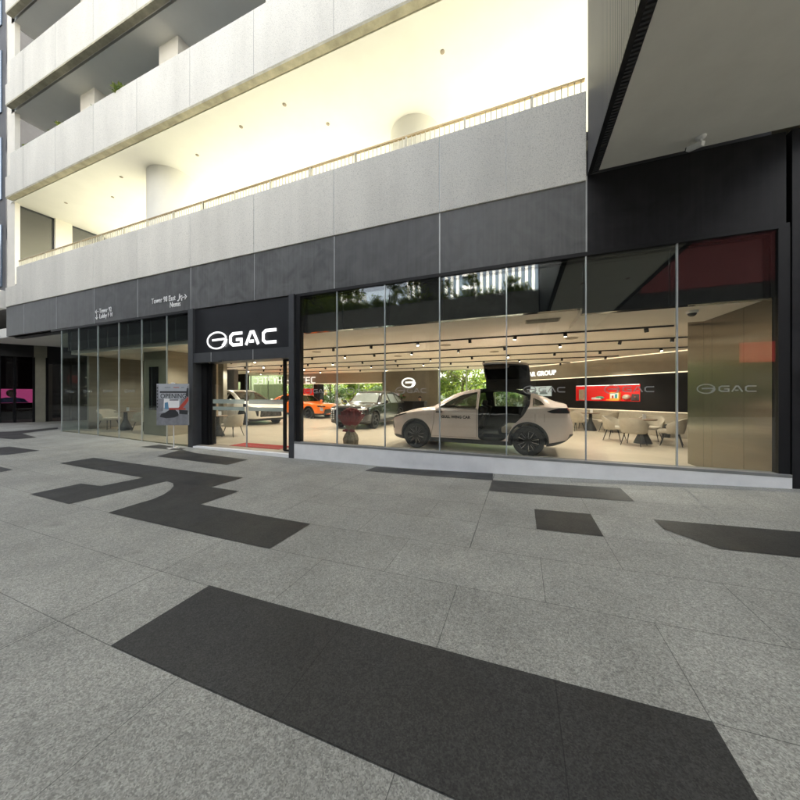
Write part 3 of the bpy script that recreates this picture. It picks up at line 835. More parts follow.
# bronze side wall behind the right end of the window, olive block left of the door
bx = lambda y: 3.36 + (8.52 - y) * (.165 / 2.12)
for a, c, zt in ((D + .10, 6.95, 2.95), (6.956, 7.745, 2.95), (7.751, 7.995, 2.95), (8.0, 8.52, 3.05)):
    part(B().prism([(bx(a), a), (3.70, a), (3.70, c), (bx(c), c)], 'z', 0, zt), 'bronze_panel', M['bronze'])
part(B().box(3.6, 8.2, 8.2, 8.4, 0, 3.05), 'room_wall', M['dark_wall'])
b = B(); b.box(-12.86, -11.6, 7.2, 9.2, .0, 3.05)
part(b, 'olive_pillar', M['column_olive'])
part(B().box(-12.52, -12.02, 7.18, 7.2, .95, 2.5), 'black_pillar_niche', M['black_glass'])
part(B().box(-11.6, -11.585, 7.21, 9.19, 0.0, 3.05), 'pillar_cladding', M['greige'])
# lettering on back walls
def wall_letters(word, lw, lh, gap, w, mtx, mirror=False, mat='led_soft', label='', cat='sign'):
    ln, tw = word_lines(word, lw, lh, gap)
    b = strokes(ln, w, .03, mirror)
    o = b.build('wall_lettering', M[mat]); o.matrix_world = mtx
    return tag(o, label, cat)
p = atY(280.5, 384, BK - .5)
wall_letters('HYPTEC', .37, .52, .10, .06, Matrix.Translation((p.x, BK - .36, 2.38)), True, label='HYPTEC lettering that reads mirrored, behind the white car')
p = atY(286, 384, BK - .36)
wall_letters('HYPTEC', .36, .46, .10, .07, Matrix.Translation((p.x + .05, BK - .42, 2.36)), False, label='HYPTEC lettering on the rear bulkhead above the orange car')
em = strokes(emblem_lines(.86, .58, .085), .05, .04).build('wall_emblem', M['led_white'])
p = atY(408.5, 382.8, BK - .27); em.location = p
tag(em, 'glowing white oval emblem on the taupe wall behind the desk', 'sign')
me = text_mesh('AR GROUP', .335, .03, .012, spacing=1.08); me.materials.append(M['led_white'])
o = obj('wall_lettering', me); o.matrix_world = wm @ Matrix.Translation((-6.98, -.14, 2.53))
tag(o, 'white AR GROUP lettering on the bulkhead above the gull-wing door', 'sign')
# ------------------------------------------------------------------ railing on the terrace parapet
def railing():
    t = thing('terrace_railing', 'thin brass-topped railing along the pale concrete parapet', 'railing', (0, D, PT))
    y = D + .16
    def add(b, n, m): 
        o = b.build(n, m, t); o.matrix_parent_inverse = Matrix.Translation((0, -D, -PT)); return o
    b = B(); b.box(-19.9, BX1, y - .025, y + .025, 7.17, 7.205); add(b, 'top_rail', M['brass'])
    b = B(); x = -19.88; i = 0
    while x < BX1:
        lo = 6.07 if x < -19.56 else PT
        b.box(x - .008, x + .008, y - .012, y + .012, lo, 7.17)
        x += .105; i += 1
    add(b, 'balusters', M['rail_white'])
    for x in np.arange(-19.0, BX1, 1.28):
        b = B(); b.box(x - .018, x + .018, y - .028, y + .028, PT, 7.17); add(b, 'rail_post', M['rail_white'])
railing()

# ------------------------------------------------------------------ bridge between the buildings
br = thing('link_bridge', 'black ribbed link building crossing over the pavement', 'bridge', (2.58, 0, 5.34))
def bpart(b, n, m, bevel=0):
    o = b.build(n, m, br, bevel); o.matrix_parent_inverse = Matrix.Translation((-2.58, 0, -5.34)); return o
b = B(); b.box(1.09, 1.25, -9.0, D - .035, 5.345, 12.5); b.box(3.93, 4.07, -9.0, D - .055, 5.345, 12.5)
bpart(b, 'ribbed_side', M['ribbed'])
bpart(B().box(1.25, 3.93, -9.0, D - .05, 5.36, 5.6), 'underside', M['soffit'])
for y in (-5.2, -1.6, 2.0): bpart(B().box(1.26, 3.92, y - .006, y + .006, 5.357, 5.361), 'underside_joint', M['sill'])
for x, y in ((2.0, 3.9), (3.3, 3.9), (2.0, .3), (3.3, .3)): bpart(B().lathe([(.07, 5.359), (.07, 5.352), (.05, 5.350)], 18, c=(x, y, 0)), 'underside_fitting', M['bulkhead'])
bpart(B().box(1.25, 3.93, -9.0, D - .05, 12.3, 12.5), 'roof', M['dark_concrete'])
bpart(B().box(1.085, 1.15, -9.0, D - .036, 5.325, 5.345), 'edge_trim', M['frame'])

# ------------------------------------------------------------------ CCTV cameras
def cctv(loc, label):
    t = thing('security_camera', label, 'camera', loc, R(-25)); t.scale = (.72,) * 3
    b = B().lathe([(.09, 0), (.09, -.02), (.06, -.05), (.03, -.055)], 20); b.build('mount', M['white'], t, smooth=True)
    b = B().tube([(0, 0, -.05), (.0, 0, -.12), (-.03, -.02, -.15)], .022, 10); b.build('bracket', M['white'], t, smooth=True)
    m = Matrix.Translation((-.06, -.05, -.18)) @ Matrix.Rotation(R(-28), 4, 'Z') @ Matrix.Rotation(R(14), 4, 'Y')
    b = B().box(-.17, .12, -.05, .05, -.045, .045, mat=m); bd = b.build('body', M['white'], t, .012)
    b = B().box(-.19, -.171, -.043, .043, -.038, .038, mat=m); b.build('lens_plate', M['black'], bd)
cctv(Vector((2.52, 6.0, 5.36)), 'white security camera under the dark link building')
t = thing('dome_camera', 'small white dome camera on the showroom ceiling beside the bronze wall', 'camera', (2.80, 6.95, 2.955))
B().lathe([(.085, 0), (.085, -.035), (.07, -.045)], 24).build('ring', M['white'], t, smooth=True)
B().lathe([(.066, -.045), (.055, -.075), (.03, -.095), (.001, -.10)], 24).build('dome', M['black'], t, smooth=True)
# ceiling air grilles
t = thing('ceiling_grille', 'rectangular air grille in the ceiling close behind the glass', 'vent', (.42, 7.2, 3.05))
b = B(); b.box(-.33, .33, -.15, .15, -.012, -.002); b.build('frame', M['bulkhead'], t)
b = B()
for k in range(7): b.box(-.30, .30, -.12 + k * .037, -.10 + k * .037, -.022, -.012)
b.build('louvres', M['taupe'], t)

# ------------------------------------------------------------------ wayfinding on the fascia
def sign_text(txt, size, x, z, label, grp=None):
    me = text_mesh(txt, size, .012, .004); me.materials.append(M['white'])
    return me
t = thing('wayfinding_letters', 'white Tower 92 and Lobby F M wayfinding letters with arrows on the grey fascia', 'sign', (-13.9, D - .006, 4.3))
def arrow(b, x, z, s, ang):
    m = Matrix.Translation((x, 0, z)) @ Matrix.Rotation(ang, 4, 'Y')
    b.prism([(-.5 * s, .05 * s), (.1 * s, .05 * s), (.1 * s, -.05 * s), (-.5 * s, -.05 * s)][::-1], 'y', -.006, .006, mat=m)
    for k in (1, -1):
        b.prism([(.45 * s, 0), (.08 * s, .36 * s * k), (0, .28 * s * k), (.28 * s, 0)], 'y', -.006, .006, mat=m)
def put_text(par, txt, size, x, z):
    me = text_mesh(txt, size * 1.08, .012, .0015, spacing=1.08); me.materials.append(M['white'])
    o = obj('lettering', me, par, (x, 0, z)); o.scale = (.75, 1, 1); return o
p = atY(99, 312, D)
put_text(t, 'Tower 92', .205, atY(99.6, 313, D).x + 13.9, atY(99.6, 313.2, D).z - 4.3)
put_text(t, 'Lobby F M', .205, atY(99.6, 319, D).x + 13.9, atY(99.6, 318.6, D).z - 4.3)
b = B(); arrow(b, atY(97, 312, D).x + 13.9, atY(97, 311.8, D).z - 4.3, .2, R(180)); arrow(b, atY(97, 317, D).x + 13.9, atY(97, 317.2, D).z - 4.3, .2, R(90))
b.build('arrows', M['white'], t)
t = thing('wayfinding_letters', 'white Tower 98 East and Nexus wayfinding letters with a pictogram beside the entrance', 'sign', (-10.5, D - .006, 4.5))
put_text(t, 'Tower 98 East', .215, atY(151.8, 303, D).x + 10.5, atY(151.8, 304.0, D).z - 4.5)
put_text(t, 'Nexus', .215, atY(170, 307, D).x + 10.5, atY(170, 307.6, D).z - 4.5)
b = B(); arrow(b, atY(184.8, 297, D).x + 10.5, atY(184.8, 297, D).z - 4.5, .22, 0); b.build('arrow', M['white'], t)
b = B(); px_, pz_ = atY(179.8, 298, D).x + 10.5, atY(178.5, 298.5, D).z - 4.5       # stepped escalator mark with a small figure
b.prism([(px_ - .14, pz_ - .12), (px_ - .05, pz_ - .12), (px_ + .10, pz_ + .06), (px_ + .17, pz_ + .06), (px_ + .17, pz_ + .11), (px_ + .08, pz_ + .11), (px_ - .07, pz_ - .07), (px_ - .14, pz_ - .07)], 'y', -.006, .006)
b.prism([(px_ - .03, pz_ - .02), (px_ + .03, pz_ + .04), (px_ + .03, pz_ + .13), (px_ - .03, pz_ + .13)], 'y', -.005, .005); b.lathe([(.03, -.005), (.03, .005)], 12, 'y', (px_, 0, pz_ + .17))
b.box(px_ + .11, px_ + .16, -.005, .005, pz_ - .12, pz_ + .0)
o = b.build('pictogram', M['white'], t); o.scale = (.68, 1, .68); o.location = (px_ * .32, 0, pz_ * .32)

# ------------------------------------------------------------------ left neighbour: shop in the passage, dark tower
nb = thing('corner_shop', 'dark glass shop front at the far end of the passage, with a pink screen inside', 'shop', (-23.3, 9, 0))
def npart(b, n, m, par=nb):
    o = b.build(n, m, par); o.matrix_parent_inverse = Matrix.Translation((23.3, -9, 0)); return o
npart(B().box(-130, -16.3, D + .1, 15, 4.0, 4.4), 'passage_ceiling', M['white_plaster'])
npart(B().box(-130, -16.3, 14.0, 14.3, 0, 4.0), 'end_wall', M['dark_concrete'])
a1, a2, a3, a4 = atY(0, 400, 7.0), atY(32, 400, 7.75), atY(47.5, 400, 8.3), atY(58, 400, 8.8)
def slab(b, p, q, th, z0, z1):
    p, q = Vector((p[0], p[1])), Vector((q[0], q[1])); n = (q - p).normalized(); n = Vector((-n.y, n.x)) * th
    return b.prism([p, q, q + n, p + n], 'z', z0, z1)
F0, F1, F2, F3, F4 = (-25.6, 5.6), (-23.55, 7.0), (-22.97, 7.95), (-22.65, 8.3), (-21.9, 9.9)
b = B()
for p, q in ((F0, F1), (F1, F2)): slab(b, p, q, .02, .12, 3.4)
slab(b, F3, F4, .02, .12, 3.1)
npart(b, 'shop_glass', M['glass_shop'])
slab_ = B(); slab(slab_, F2, F3, .5, .1, 4.0); npart(slab_, 'olive_pier', M['column_olive'])
b = B()
for p, q in ((F0, F1), (F1, F2)): slab(b, p, q, .2, 3.4, 4.0)
slab(b, F3, F4, .3, 3.1, 4.0)
npart(b, 'shop_header', M['frame'])
b = B()
for p in (F1, F2, F3, F4, (-22.3, 9.05), (-23.3, 7.41)): b.box(p[0] - .03, p[0] + .03, p[1] - .04, p[1] + .04, .1, 3.4)
npart(b, 'shop_mullion', M['frame'])
npart(B().box(-30, -26.2, 6, 13.9, .1, 3.9), 'shop_back_wall', M['dark_wall'])
npart(B().box(-30, -24.1, 6.4, 14, 3.3, 3.35), 'shop_ceiling', M['dark_wall'])
b = B()
for z in (.9, 1.45, 2.0, 2.5): b.box(-23.6, -22.6, 10.2, 10.5, z, z + .03)
npart(b, 'lit_shelf', M['led_warm'])
npart(B().box(-25.2, -22.5, 10.5, 10.6, .1, 3.2), 'shelf_back', M['dark_concrete'])
# pink advertising screen with a picture of someone in blue
sc = thing('advertising_screen', 'pink advertising screen showing a curly-haired figure in blue', 'screen', (-23.82, 7.80, 1.10), R(65))
def spart(pts, y0, y1, n, m): return B().prism(pts, 'y', y0, y1).build(n, m, sc)
spart([(-2.1, 0), (1.05, 0), (1.05, .70), (-2.1, .70)], .0, .06, 'panel', M['pink'])
def blob(cx, cz, rx, rz, n=18): return [(cx + rx * math.cos(2 * math.pi * k / n), cz + rz * math.sin(2 * math.pi * k / n)) for k in range(n)]
spart([(-.85, .01), (-.75, .2), (-.5, .27), (-.15, .27), (.1, .2), (.25, .01)], -.006, -.001, 'picture_shirt', M['blue_cloth'])
spart(blob(-.32, .49, .17, .19), -.004, -.001, 'picture_hair', M['hair_brown'])
spart(blob(-.30, .41, .11, .15), -.008, -.005, 'picture_face', M['skin'])
npart(B().box(-25.5, -24.0, 6.6, 7.2, .12, 1.05), 'counter', M['dark_wall'])
tw_ = thing('neighbour_tower', 'dark tower standing at the left edge behind the cream corner column', 'building', (-26, 10, 5))
def tpart(b, n, m):
    o = b.build(n, m, tw_); o.matrix_parent_inverse = Matrix.Translation((26, -10, -5)); return o
tpart(B().box(-130, -21.55, D + .3, 20, 5.45, 46), 'wall', M['dark_concrete'])  # stretched far left, out of view, to keep sun off the street opposite
tpart(B().box(-130, -21.5, D - .2, D + .3, 5.35, 6.15), 'ledge', M['soffit'])
b = B()
for k in range(8): b.box(-130, -21.9, D + .26, D + .30, 6.4 + 3.95 * k, 9.2 + 3.95 * k)
tpart(b, 'window_band', M['tower_glass'])

# ------------------------------------------------------------------ across the street: seen in the reflections
op = thing('podium_building', 'dark podium with a planted edge on the other side of the pavement', 'building', (-15, -10, 0))
def opart(b, n, m, bevel=0):
    o = b.build(n, m, op, bevel); o.matrix_parent_inverse = Matrix.Translation((15, 10, 0)); return o
opart(B().box(-100, 1.05, -9.2, -8.75, 6.2, 8.2), 'planter_wall', M['planter_stone'])
opart(B().box(-100, 1.05, -14, -9.2, 6.2, 7.9), 'planter_deck', M['soil'])
opart(B().box(-100, 12, -14, -13.7, .0, 6.2), 'shop_front', M['fascia_black'])
opart(B().box(-6.9, -5.55, -10.6, -9.3, 7.9, 24), 'dark_pillar', M['dark_concrete'])
b = B()
for x in (-50, -41, -32, -24, -15.5, -7, .4): b.box(x - .5, x + .5, -10.2, -9.2, 0, 6.2)
opart(b, 'street_pillar', M['dark_concrete'])
b = B(); b.box(-100, -18, -16, -14, 6.2, 30)
for k in range(7): b.box(-34.8 + k * 2.7, -34.2 + k * 2.7, -14, -13.3, 7.9, 30)
opart(b, 'finned_wall', M['podium_dark'])
opart(B().box(1.05, 30, -9.1, -8.9, 3.4, 12), 'dark_upper_wall', M['fascia_black'])
opart(B().box(1.05, 30, -9.3, -9.1, 0, 3.4), 'dark_shop_front', M['fascia_black'])
opart(B().box(6.4, 14.5, -8.9, -8.84, 7.3, 10.4), 'red_hoarding', M['red_panel_dim'])
t = thing('red_shop_sign', 'red lit shop sign across the pavement', 'sign', (11.6, -8.83, 3.65))
B().box(-1.0, 1.3, -.05, .06, -.47, .55).build('panel', M['red_panel'], t)

def tower_balcony():
    t = thing('balcony_tower', 'white residential tower with rows of balconies beyond the podium', 'building', (-54.5, -64, 0))
    B().box(-8, 7.5, -14, 0, 0, 34).build('wall', M['tower_white'], t)
    b = B(); c = B()
    for k in range(10):
        z = 2 + k * 3.1
        for j in range(4):
            x = -7.3 + j * 3.7
            c.box(x, x + 2.6, .0, .06, z, z + 2.1); b.box(x - .2, x + 2.9, .06, 1.1, z - .35, z + .75)
        for j in range(3):
            y = -13.2 + j * 4.4
            c.box(7.5, 7.56, y, y + 2.6, z, z + 1.9); b.box(7.56, 8.3, y - .3, y + 2.9, z - .35, z + .6)
    c.build('window', M['tower_glass'], t); b.build('balcony', M['tower_white'], t)
tower_balcony()
def tower_fin():
    t = thing('finned_tower', 'tall white tower of slender upright fins beyond the podium', 'building', (-13, -76, 0))
    B().box(-19, 19, -20, -.8, 0, 70).build('curtain_wall', M['tower_glass'], t)
    b = B()
    for k in range(24):
        if k not in (10, 11): b.box(-19 + k * 1.65, -18.3 + k * 1.65, -.8, .4, 0, 70)
    for k in range(18): b.box(-2.6, .4, -.8, -.1, 2 + k * 3.7, 3.1 + k * 3.7)
    for z in (12, 26, 40, 54): b.box(-19, 19, -.8, .2, z, z + .9)
    b.build('fins', M['tower_white'], t)
tower_fin()
def bounce_tower(x0, x1, y, h, label):  # added white mass that bounces sunlight onto the shaded shop front
    t = thing('bounce_tower', label, 'building', ((x0 + x1) / 2, y, 0)); w = (x1 - x0) / 2
    B().box(-w, w, -16, 0, 0, h).build('wall', M['tower_white'], t)
    b = B(); z = 4
    while z < h - 3: b.box(-w + 1, w - 1, 0, .12, z, z + 1.25); z += 3.6
    b.build('window_band', M['tower_glass'], t)
bounce_tower(-112, -58, -62, 62, 'long white tower with window bands beyond the balcony tower, added to bounce sunlight')
bounce_tower(12, 70, -70, 66, 'wide white tower with window bands to the right of the finned tower, added to bounce sunlight')

# ------------------------------------------------------------------ foliage
def crown_mesh(name, blobs, n, size, mat, seed, flat=.55):
    rnd = np.random.default_rng(seed)
    vs, fs = [], []
    w = np.array([r[3] * r[4] * r[5] for r in blobs]); w = w / w.sum()
    for i in range(n):
        bl = blobs[rnd.choice(len(blobs), p=w)]
        d = rnd.normal(size=3); d /= np.linalg.norm(d)
        rr = rnd.uniform(.35, 1.0) ** .6
        c = np.array(bl[:3]) + d * np.array(bl[3:6]) * rr
        nrm = d * flat + rnd.normal(size=3) * .6; nrm /= np.linalg.norm(nrm)
        a = np.cross(nrm, rnd.normal(size=3)); a /= np.linalg.norm(a); bb = np.cross(nrm, a)
        s = size * rnd.uniform(.6, 1.35)
        k = len(vs)
        vs += [tuple(c - a * s), tuple(c + bb * s * .42 - a * s * .1), tuple(c + a * s), tuple(c - bb * s * .42 - a * s * .1)]
        fs.append((k, k + 1, k + 2, k + 3))
    me = bpy.data.meshes.new(name); me.from_pydata(vs, [], fs); me.materials.append(mat); me.update()
    return me
def rand_blobs(seed, h0, h1, rad, n, bs):
    r = random.Random(seed); out = []
    for _ in range(n):
        a = r.uniform(0, 6.28); q = rad * math.sqrt(r.random()); z = r.uniform(h0, h1)
        f = 1 - .45 * abs((z - (h0 + h1) / 2) / max(.1, (h1 - h0) / 2)) ** 2
        s = bs * r.uniform(.65, 1.3)
        out.append((q * math.cos(a) * f, q * math.sin(a) * f, z, s, s, s * .75))
    return out
def make_tree(name, label, seed, h, rad, mat, n, leaf, group, cat='tree'):
    t = thing(name, label, cat, (0, 0, 0), 0, group)
    r = random.Random(seed); b = B()
    b.tube([(0, 0, -.1), (.05, .03, h * .25), (.02, -.05, h * .5), (.1, 0, h * .8)], [h * .022, h * .017, h * .012, h * .004], 9)
    for k in range(6):
        a = r.uniform(0, 6.28); z = h * r.uniform(.28, .55); l = rad * r.uniform(.6, 1.0)
        b.tube([(.03, 0, z), (l * .5 * math.cos(a), l * .5 * math.sin(a), z + h * .12), (l * math.cos(a), l * math.sin(a), z + h * .3)], [h * .008, h * .005, h * .002], 6)
    b.build('trunk', M['bark'], t, smooth=True)
    obj('crown', crown_mesh('crown', rand_blobs(seed, h * .35, h * .95, rad, 16, rad * .42), n, leaf, M[mat], seed), t)
    return t
def make_shrub(name, label, seed, h, rad, mat, n, leaf, group, cat='shrub'):
    t = thing(name, label, cat, (0, 0, 0), 0, group)
    r = random.Random(seed); b = B()
    for k in range(5):
        a = r.uniform(0, 6.28)
        b.tube([(0, 0, -.05), (rad * .3 * math.cos(a), rad * .3 * math.sin(a), h * .45), (rad * .6 * math.cos(a), rad * .6 * math.sin(a), h * .85)], [.025, .015, .006], 6)
    b.build('stem', M['bark'], t)
    obj('crown', crown_mesh('crown', rand_blobs(seed, h * .2, h * .9, rad * .8, 12, rad * .36), n, leaf, M[mat], seed), t)
    return t
G1 = 'sunlit trees in the garden behind the showroom'
trees = [make_tree('garden_tree', 'broad sunlit tree with fine leaves in the garden behind the showroom', 11, 6.5, 2.6, 'leaf', 3400, .13, G1),
         make_tree('garden_tree', 'narrow sunlit tree with larger leaves in the garden behind the showroom', 12, 5.2, 1.7, 'leaf', 2400, .15, G1)]
G2 = 'bushes behind the showroom windows'
bush = [make_shrub('garden_bush', 'low bright green bush outside the rear showroom windows', 21, 1.9, 1.2, 'leaf', 1500, .10, G2),
        make_shrub('garden_bush', 'darker bush outside the rear showroom windows', 22, 2.2, 1.3, 'leaf_dark', 1500, .10, G2)]
tp = [(-16.5, 24.5, 0), (-13.2, 26.5, 1), (-10.6, 24.0, 0), (-8.6, 27.5, 1), (-6.4, 25.5, 1), (-4.2, 24.2, 0), (-2.2, 26.5, 1), (.2, 24.0, 0), (-19.5, 26, 0), (2.8, 26.5, 1), (-14.6, 31, 0), (-9.2, 32, 0), (-5, 31, 0), (-.8, 32, 0), (-19, 33, 1), (-24, 30, 0)]
used = [0, 0]
WHERE = {}
for i, (x, y, k) in enumerate(tp):
    if not used[k]: t = trees[k]; t.location = (x, y, -.16); used[k] = 1
    else: t = dup(trees[k], (x, y, -.16), i * 1.7, scale=(1, 1, .85 + .06 * (i % 5)))
bp_ = [(-15.8, 21.4, 0), (-13.9, 22.2, 1), (-12.2, 21.3, 0), (-10.3, 21.6, 1), (-9.0, 22.0, 0), (-4.3, 21.3, 0), (-3.0, 22.3, 0), (-1.5, 21.4, 1), (-.1, 21.8, 0), (1.3, 22.4, 1), (-17.6, 22.5, 0), (-2.2, 21.0, 0)]
used = [0, 0]
for i, (x, y, k) in enumerate(bp_):
    if not used[k]: t = bush[k]; t.location = (x, y, -.16); used[k] = 1
    else: dup(bush[k], (x, y, -.16), i * 2.1, scale=(1, 1, .9 + .05 * (i % 4)))
tag(B().box(-26, 6, 20.2, 40, -.159, -.12).build('lawn', M['lawn']), kind='structure')
t = thing('garden_wall', 'pale wall closing the garden behind the showroom', 'wall', (-10, 38, 0))
B().box(-30, 30, 0, .3, -.2, 3.2).build('panel', M['white_plaster'], t)
# planter plants on the podium across the street
G3 = 'plants along the planter edge across the pavement'
pl = [make_shrub('planter_shrub', 'leafy shrub on the planter edge across the pavement', 31, 1.3, .9, 'leaf', 700, .10, G3),
      make_shrub('planter_shrub', 'loose tall shrub on the planter edge across the pavement', 32, 2.2, 1.0, 'leaf', 800, .10, G3)]
used = [0, 0]; rr = random.Random(5)
x = -20.0; i = 0
while x < .8:
    k = 1 if i in (2, 6, 13, 15, 17, 19, 21) else 0
    sc_ = rr.uniform(.9, 1.5) if k == 0 else rr.uniform(.85, 1.2)
    loc = (x, -9.45 - rr.uniform(0, .8), 7.9)
    if not used[k]: pl[k].location = loc; pl[k].scale = (sc_,) * 3; used[k] = 1
    else: dup(pl[k], loc, rr.uniform(0, 6), scale=(sc_, sc_, sc_))
    x += rr.uniform(.7, 1.1); i += 1
bl_ = [make_shrub('balcony_plant', 'bright green plant growing over the upper concrete balcony', 35, .8, .55, 'leaf', 260, .10, 'plants on the upper balcony')]
bl_[0].location = (-19.3, D + .55, UB + 1.35)
for i, (x, h_) in enumerate(((-17.8, .8), (-16.9, 1.1), (-15.7, 1.0), (-14.4, .9), (-12.8, 1.1))): dup(bl_[0], (x, D + .55, UB + 1.35), i * 1.9, scale=(h_,) * 3)
t = make_tree('podium_tree', 'slender bright green tree on the podium across the pavement', 41, 6.5, 1.8, 'leaf', 1500, .14, 'trees on the podium'); t.location = (-14.2, -11.2, 7.8)
dup(t, (-16.6, -11.6, 7.8), 1.2, 'leaning tree by the finned wall on the podium', scale=(.8, .8, .9))
t = make_tree('podium_tree', 'thin dark tree beside the pillar on the podium', 42, 5.2, 1.1, 'leaf_dark', 420, .11, 'trees on the podium'); t.location = (-9.6, -10.6, 7.8)
# ------------------------------------------------------------------ cars
def catmull(pts, n):
    P = [np.array(p, float) for p in pts]; P = [2 * P[0] - P[1]] + P + [2 * P[-1] - P[-2]]; out = []
    for i in range(1, len(P) - 2):
        for k in range(n):
            t = k / n; p0, p1, p2, p3 = P[i - 1:i + 3]
            out.append(.5 * (2 * p1 + (p2 - p0) * t + (2 * p0 - 5 * p1 + 4 * p2 - p3) * t * t + (3 * p1 - p0 - 3 * p2 + p3) * t ** 3))
    out.append(P[-2]); return out
class Body:
    """lofted car body: cross-sections along x (front = +x)"""
    def __init__(s, top, bot, wid, belt, wtop, drop=.05):
        s.top, s.bot, s.wid, s.belt, s.wtop, s.drop = [pchip(*zip(*q)) for q in (top, bot, wid, belt, wtop)] + [drop]
        s.x0, s.x1 = min(p[0] for p in top), max(p[0] for p in top)
    floor = .42
    def ring(s, x, inner=0):
        zt, zb, w, bl, wt = s.top(x), s.bot(x), s.wid(x), s.belt(x), s.wtop(x)
        bl = min(bl, zt - .02)
        if inner: zt -= inner; w -= inner; wt -= inner * .9; zb = s.floor; bl = min(bl, zt - .05)
        pts = [(0, zb), (.80 * w, zb), (.955 * w, zb + .07), (.995 * w, zb + .42 * (bl - zb)), (w, zb + .62 * (bl - zb)), (.985 * w, bl - .05), (.955 * w, bl + .01),
               (wt + .35 * (.955 * w - wt), bl + .62 * (zt - s.drop - bl)), (wt, zt - s.drop), (.82 * wt, zt - s.drop * .28), (.45 * wt, zt - .006), (0, zt)]
        return catmull(pts, 3)
    def mesh(s, inner=0, xa=None, xb=None, infl=0, n=64):
        xa = s.x0 if xa is None else xa; xb = s.x1 if xb is None else xb
        u = np.linspace(0, 1, n); xs = xa + (xb - xa) * (.5 - .5 * np.cos(np.pi * u)) * .5 + (xb - xa) * u * .5
        bm = bmesh.new(); rings = []
        for x in xs:
            h = s.ring(x, inner)
            full = [(p[0], p[1]) for p in h] + [(-p[0], p[1]) for p in h[-2:0:-1]]
            rings.append([bm.verts.new((x, p[0], p[1])) for p in full])
        for r0, r1 in zip(rings, rings[1:]):
            m = len(r0)
            for k in range(m): bm.faces.new((r0[k], r0[(k + 1) % m], r1[(k + 1) % m], r1[k]))
        bm.faces.new(rings[0]); bm.faces.new(rings[-1][::-1])
        bmesh.ops.recalc_face_normals(bm, faces=bm.faces)
        if infl:
            bm.normal_update()
            nn = [(v, v.normal.copy()) for v in bm.verts]
            for v, nv in nn: v.co += nv * infl
        me = bpy.data.meshes.new('loft'); bm.to_mesh(me); bm.free(); return me
def boolean(me, ops):
    """ops: list of (operation, mesh); returns the finished mesh"""
    tmp = bpy.data.objects.new('tmp', me); COL.objects.link(tmp); junk = [tmp]
    for kind, m2 in ops:
        o = bpy.data.objects.new('tmp', m2); COL.objects.link(o); junk.append(o)
        md = tmp.modifiers.new('b', 'BOOLEAN'); md.operation = kind; md.object = o; md.solver = 'EXACT'
        md.material_mode = 'TRANSFER'
    dg = bpy.context.evaluated_depsgraph_get(); dg.update()
    out = bpy.data.meshes.new_from_object(tmp.evaluated_get(dg))
    for o in junk: bpy.data.objects.remove(o)
    return out
def matd(me, *ms):
    me.materials.clear()
    for m in ms: me.materials.append(m)
    return me
def smooth(me, ang=32):
    for p in me.polygons: p.use_smooth = True
    me.set_sharp_from_angle(angle=R(ang)); return me
def sp(pts, y0, y1):
    m = B().prism(pts, 'y', y0, y1).mesh('cut', []); return m
def fpz(pts, x0, x1): return B().prism(pts, 'x', x0, x1).mesh('cut', [])
def tpz(pts, z0, z1): return B().prism(pts, 'z', z0, z1).mesh('cut', [])
def cyl(cx, cz, r, y0, y1, n=48): return sp([(cx + r * math.cos(2 * math.pi * k / n), cz + r * math.sin(2 * math.pi * k / n)) for k in range(n)], y0, y1)
def round_poly(pts, r, n=5):
    out = []; m = len(pts)
    for i in range(m):
        p = Vector(pts[i]); a = Vector(pts[i - 1]) - p; c = Vector(pts[(i + 1) % m]) - p
        k = min(r, a.length * .45, c.length * .45); s, e = p + a.normalized() * k, p + c.normalized() * k
        for j in range(n + 1):
            t = j / n; q = s * (1 - t) ** 2 + p * 2 * t * (1 - t) + e * t * t; out.append((q.x, q.y))
    return out
WHEEL_SRC = {}
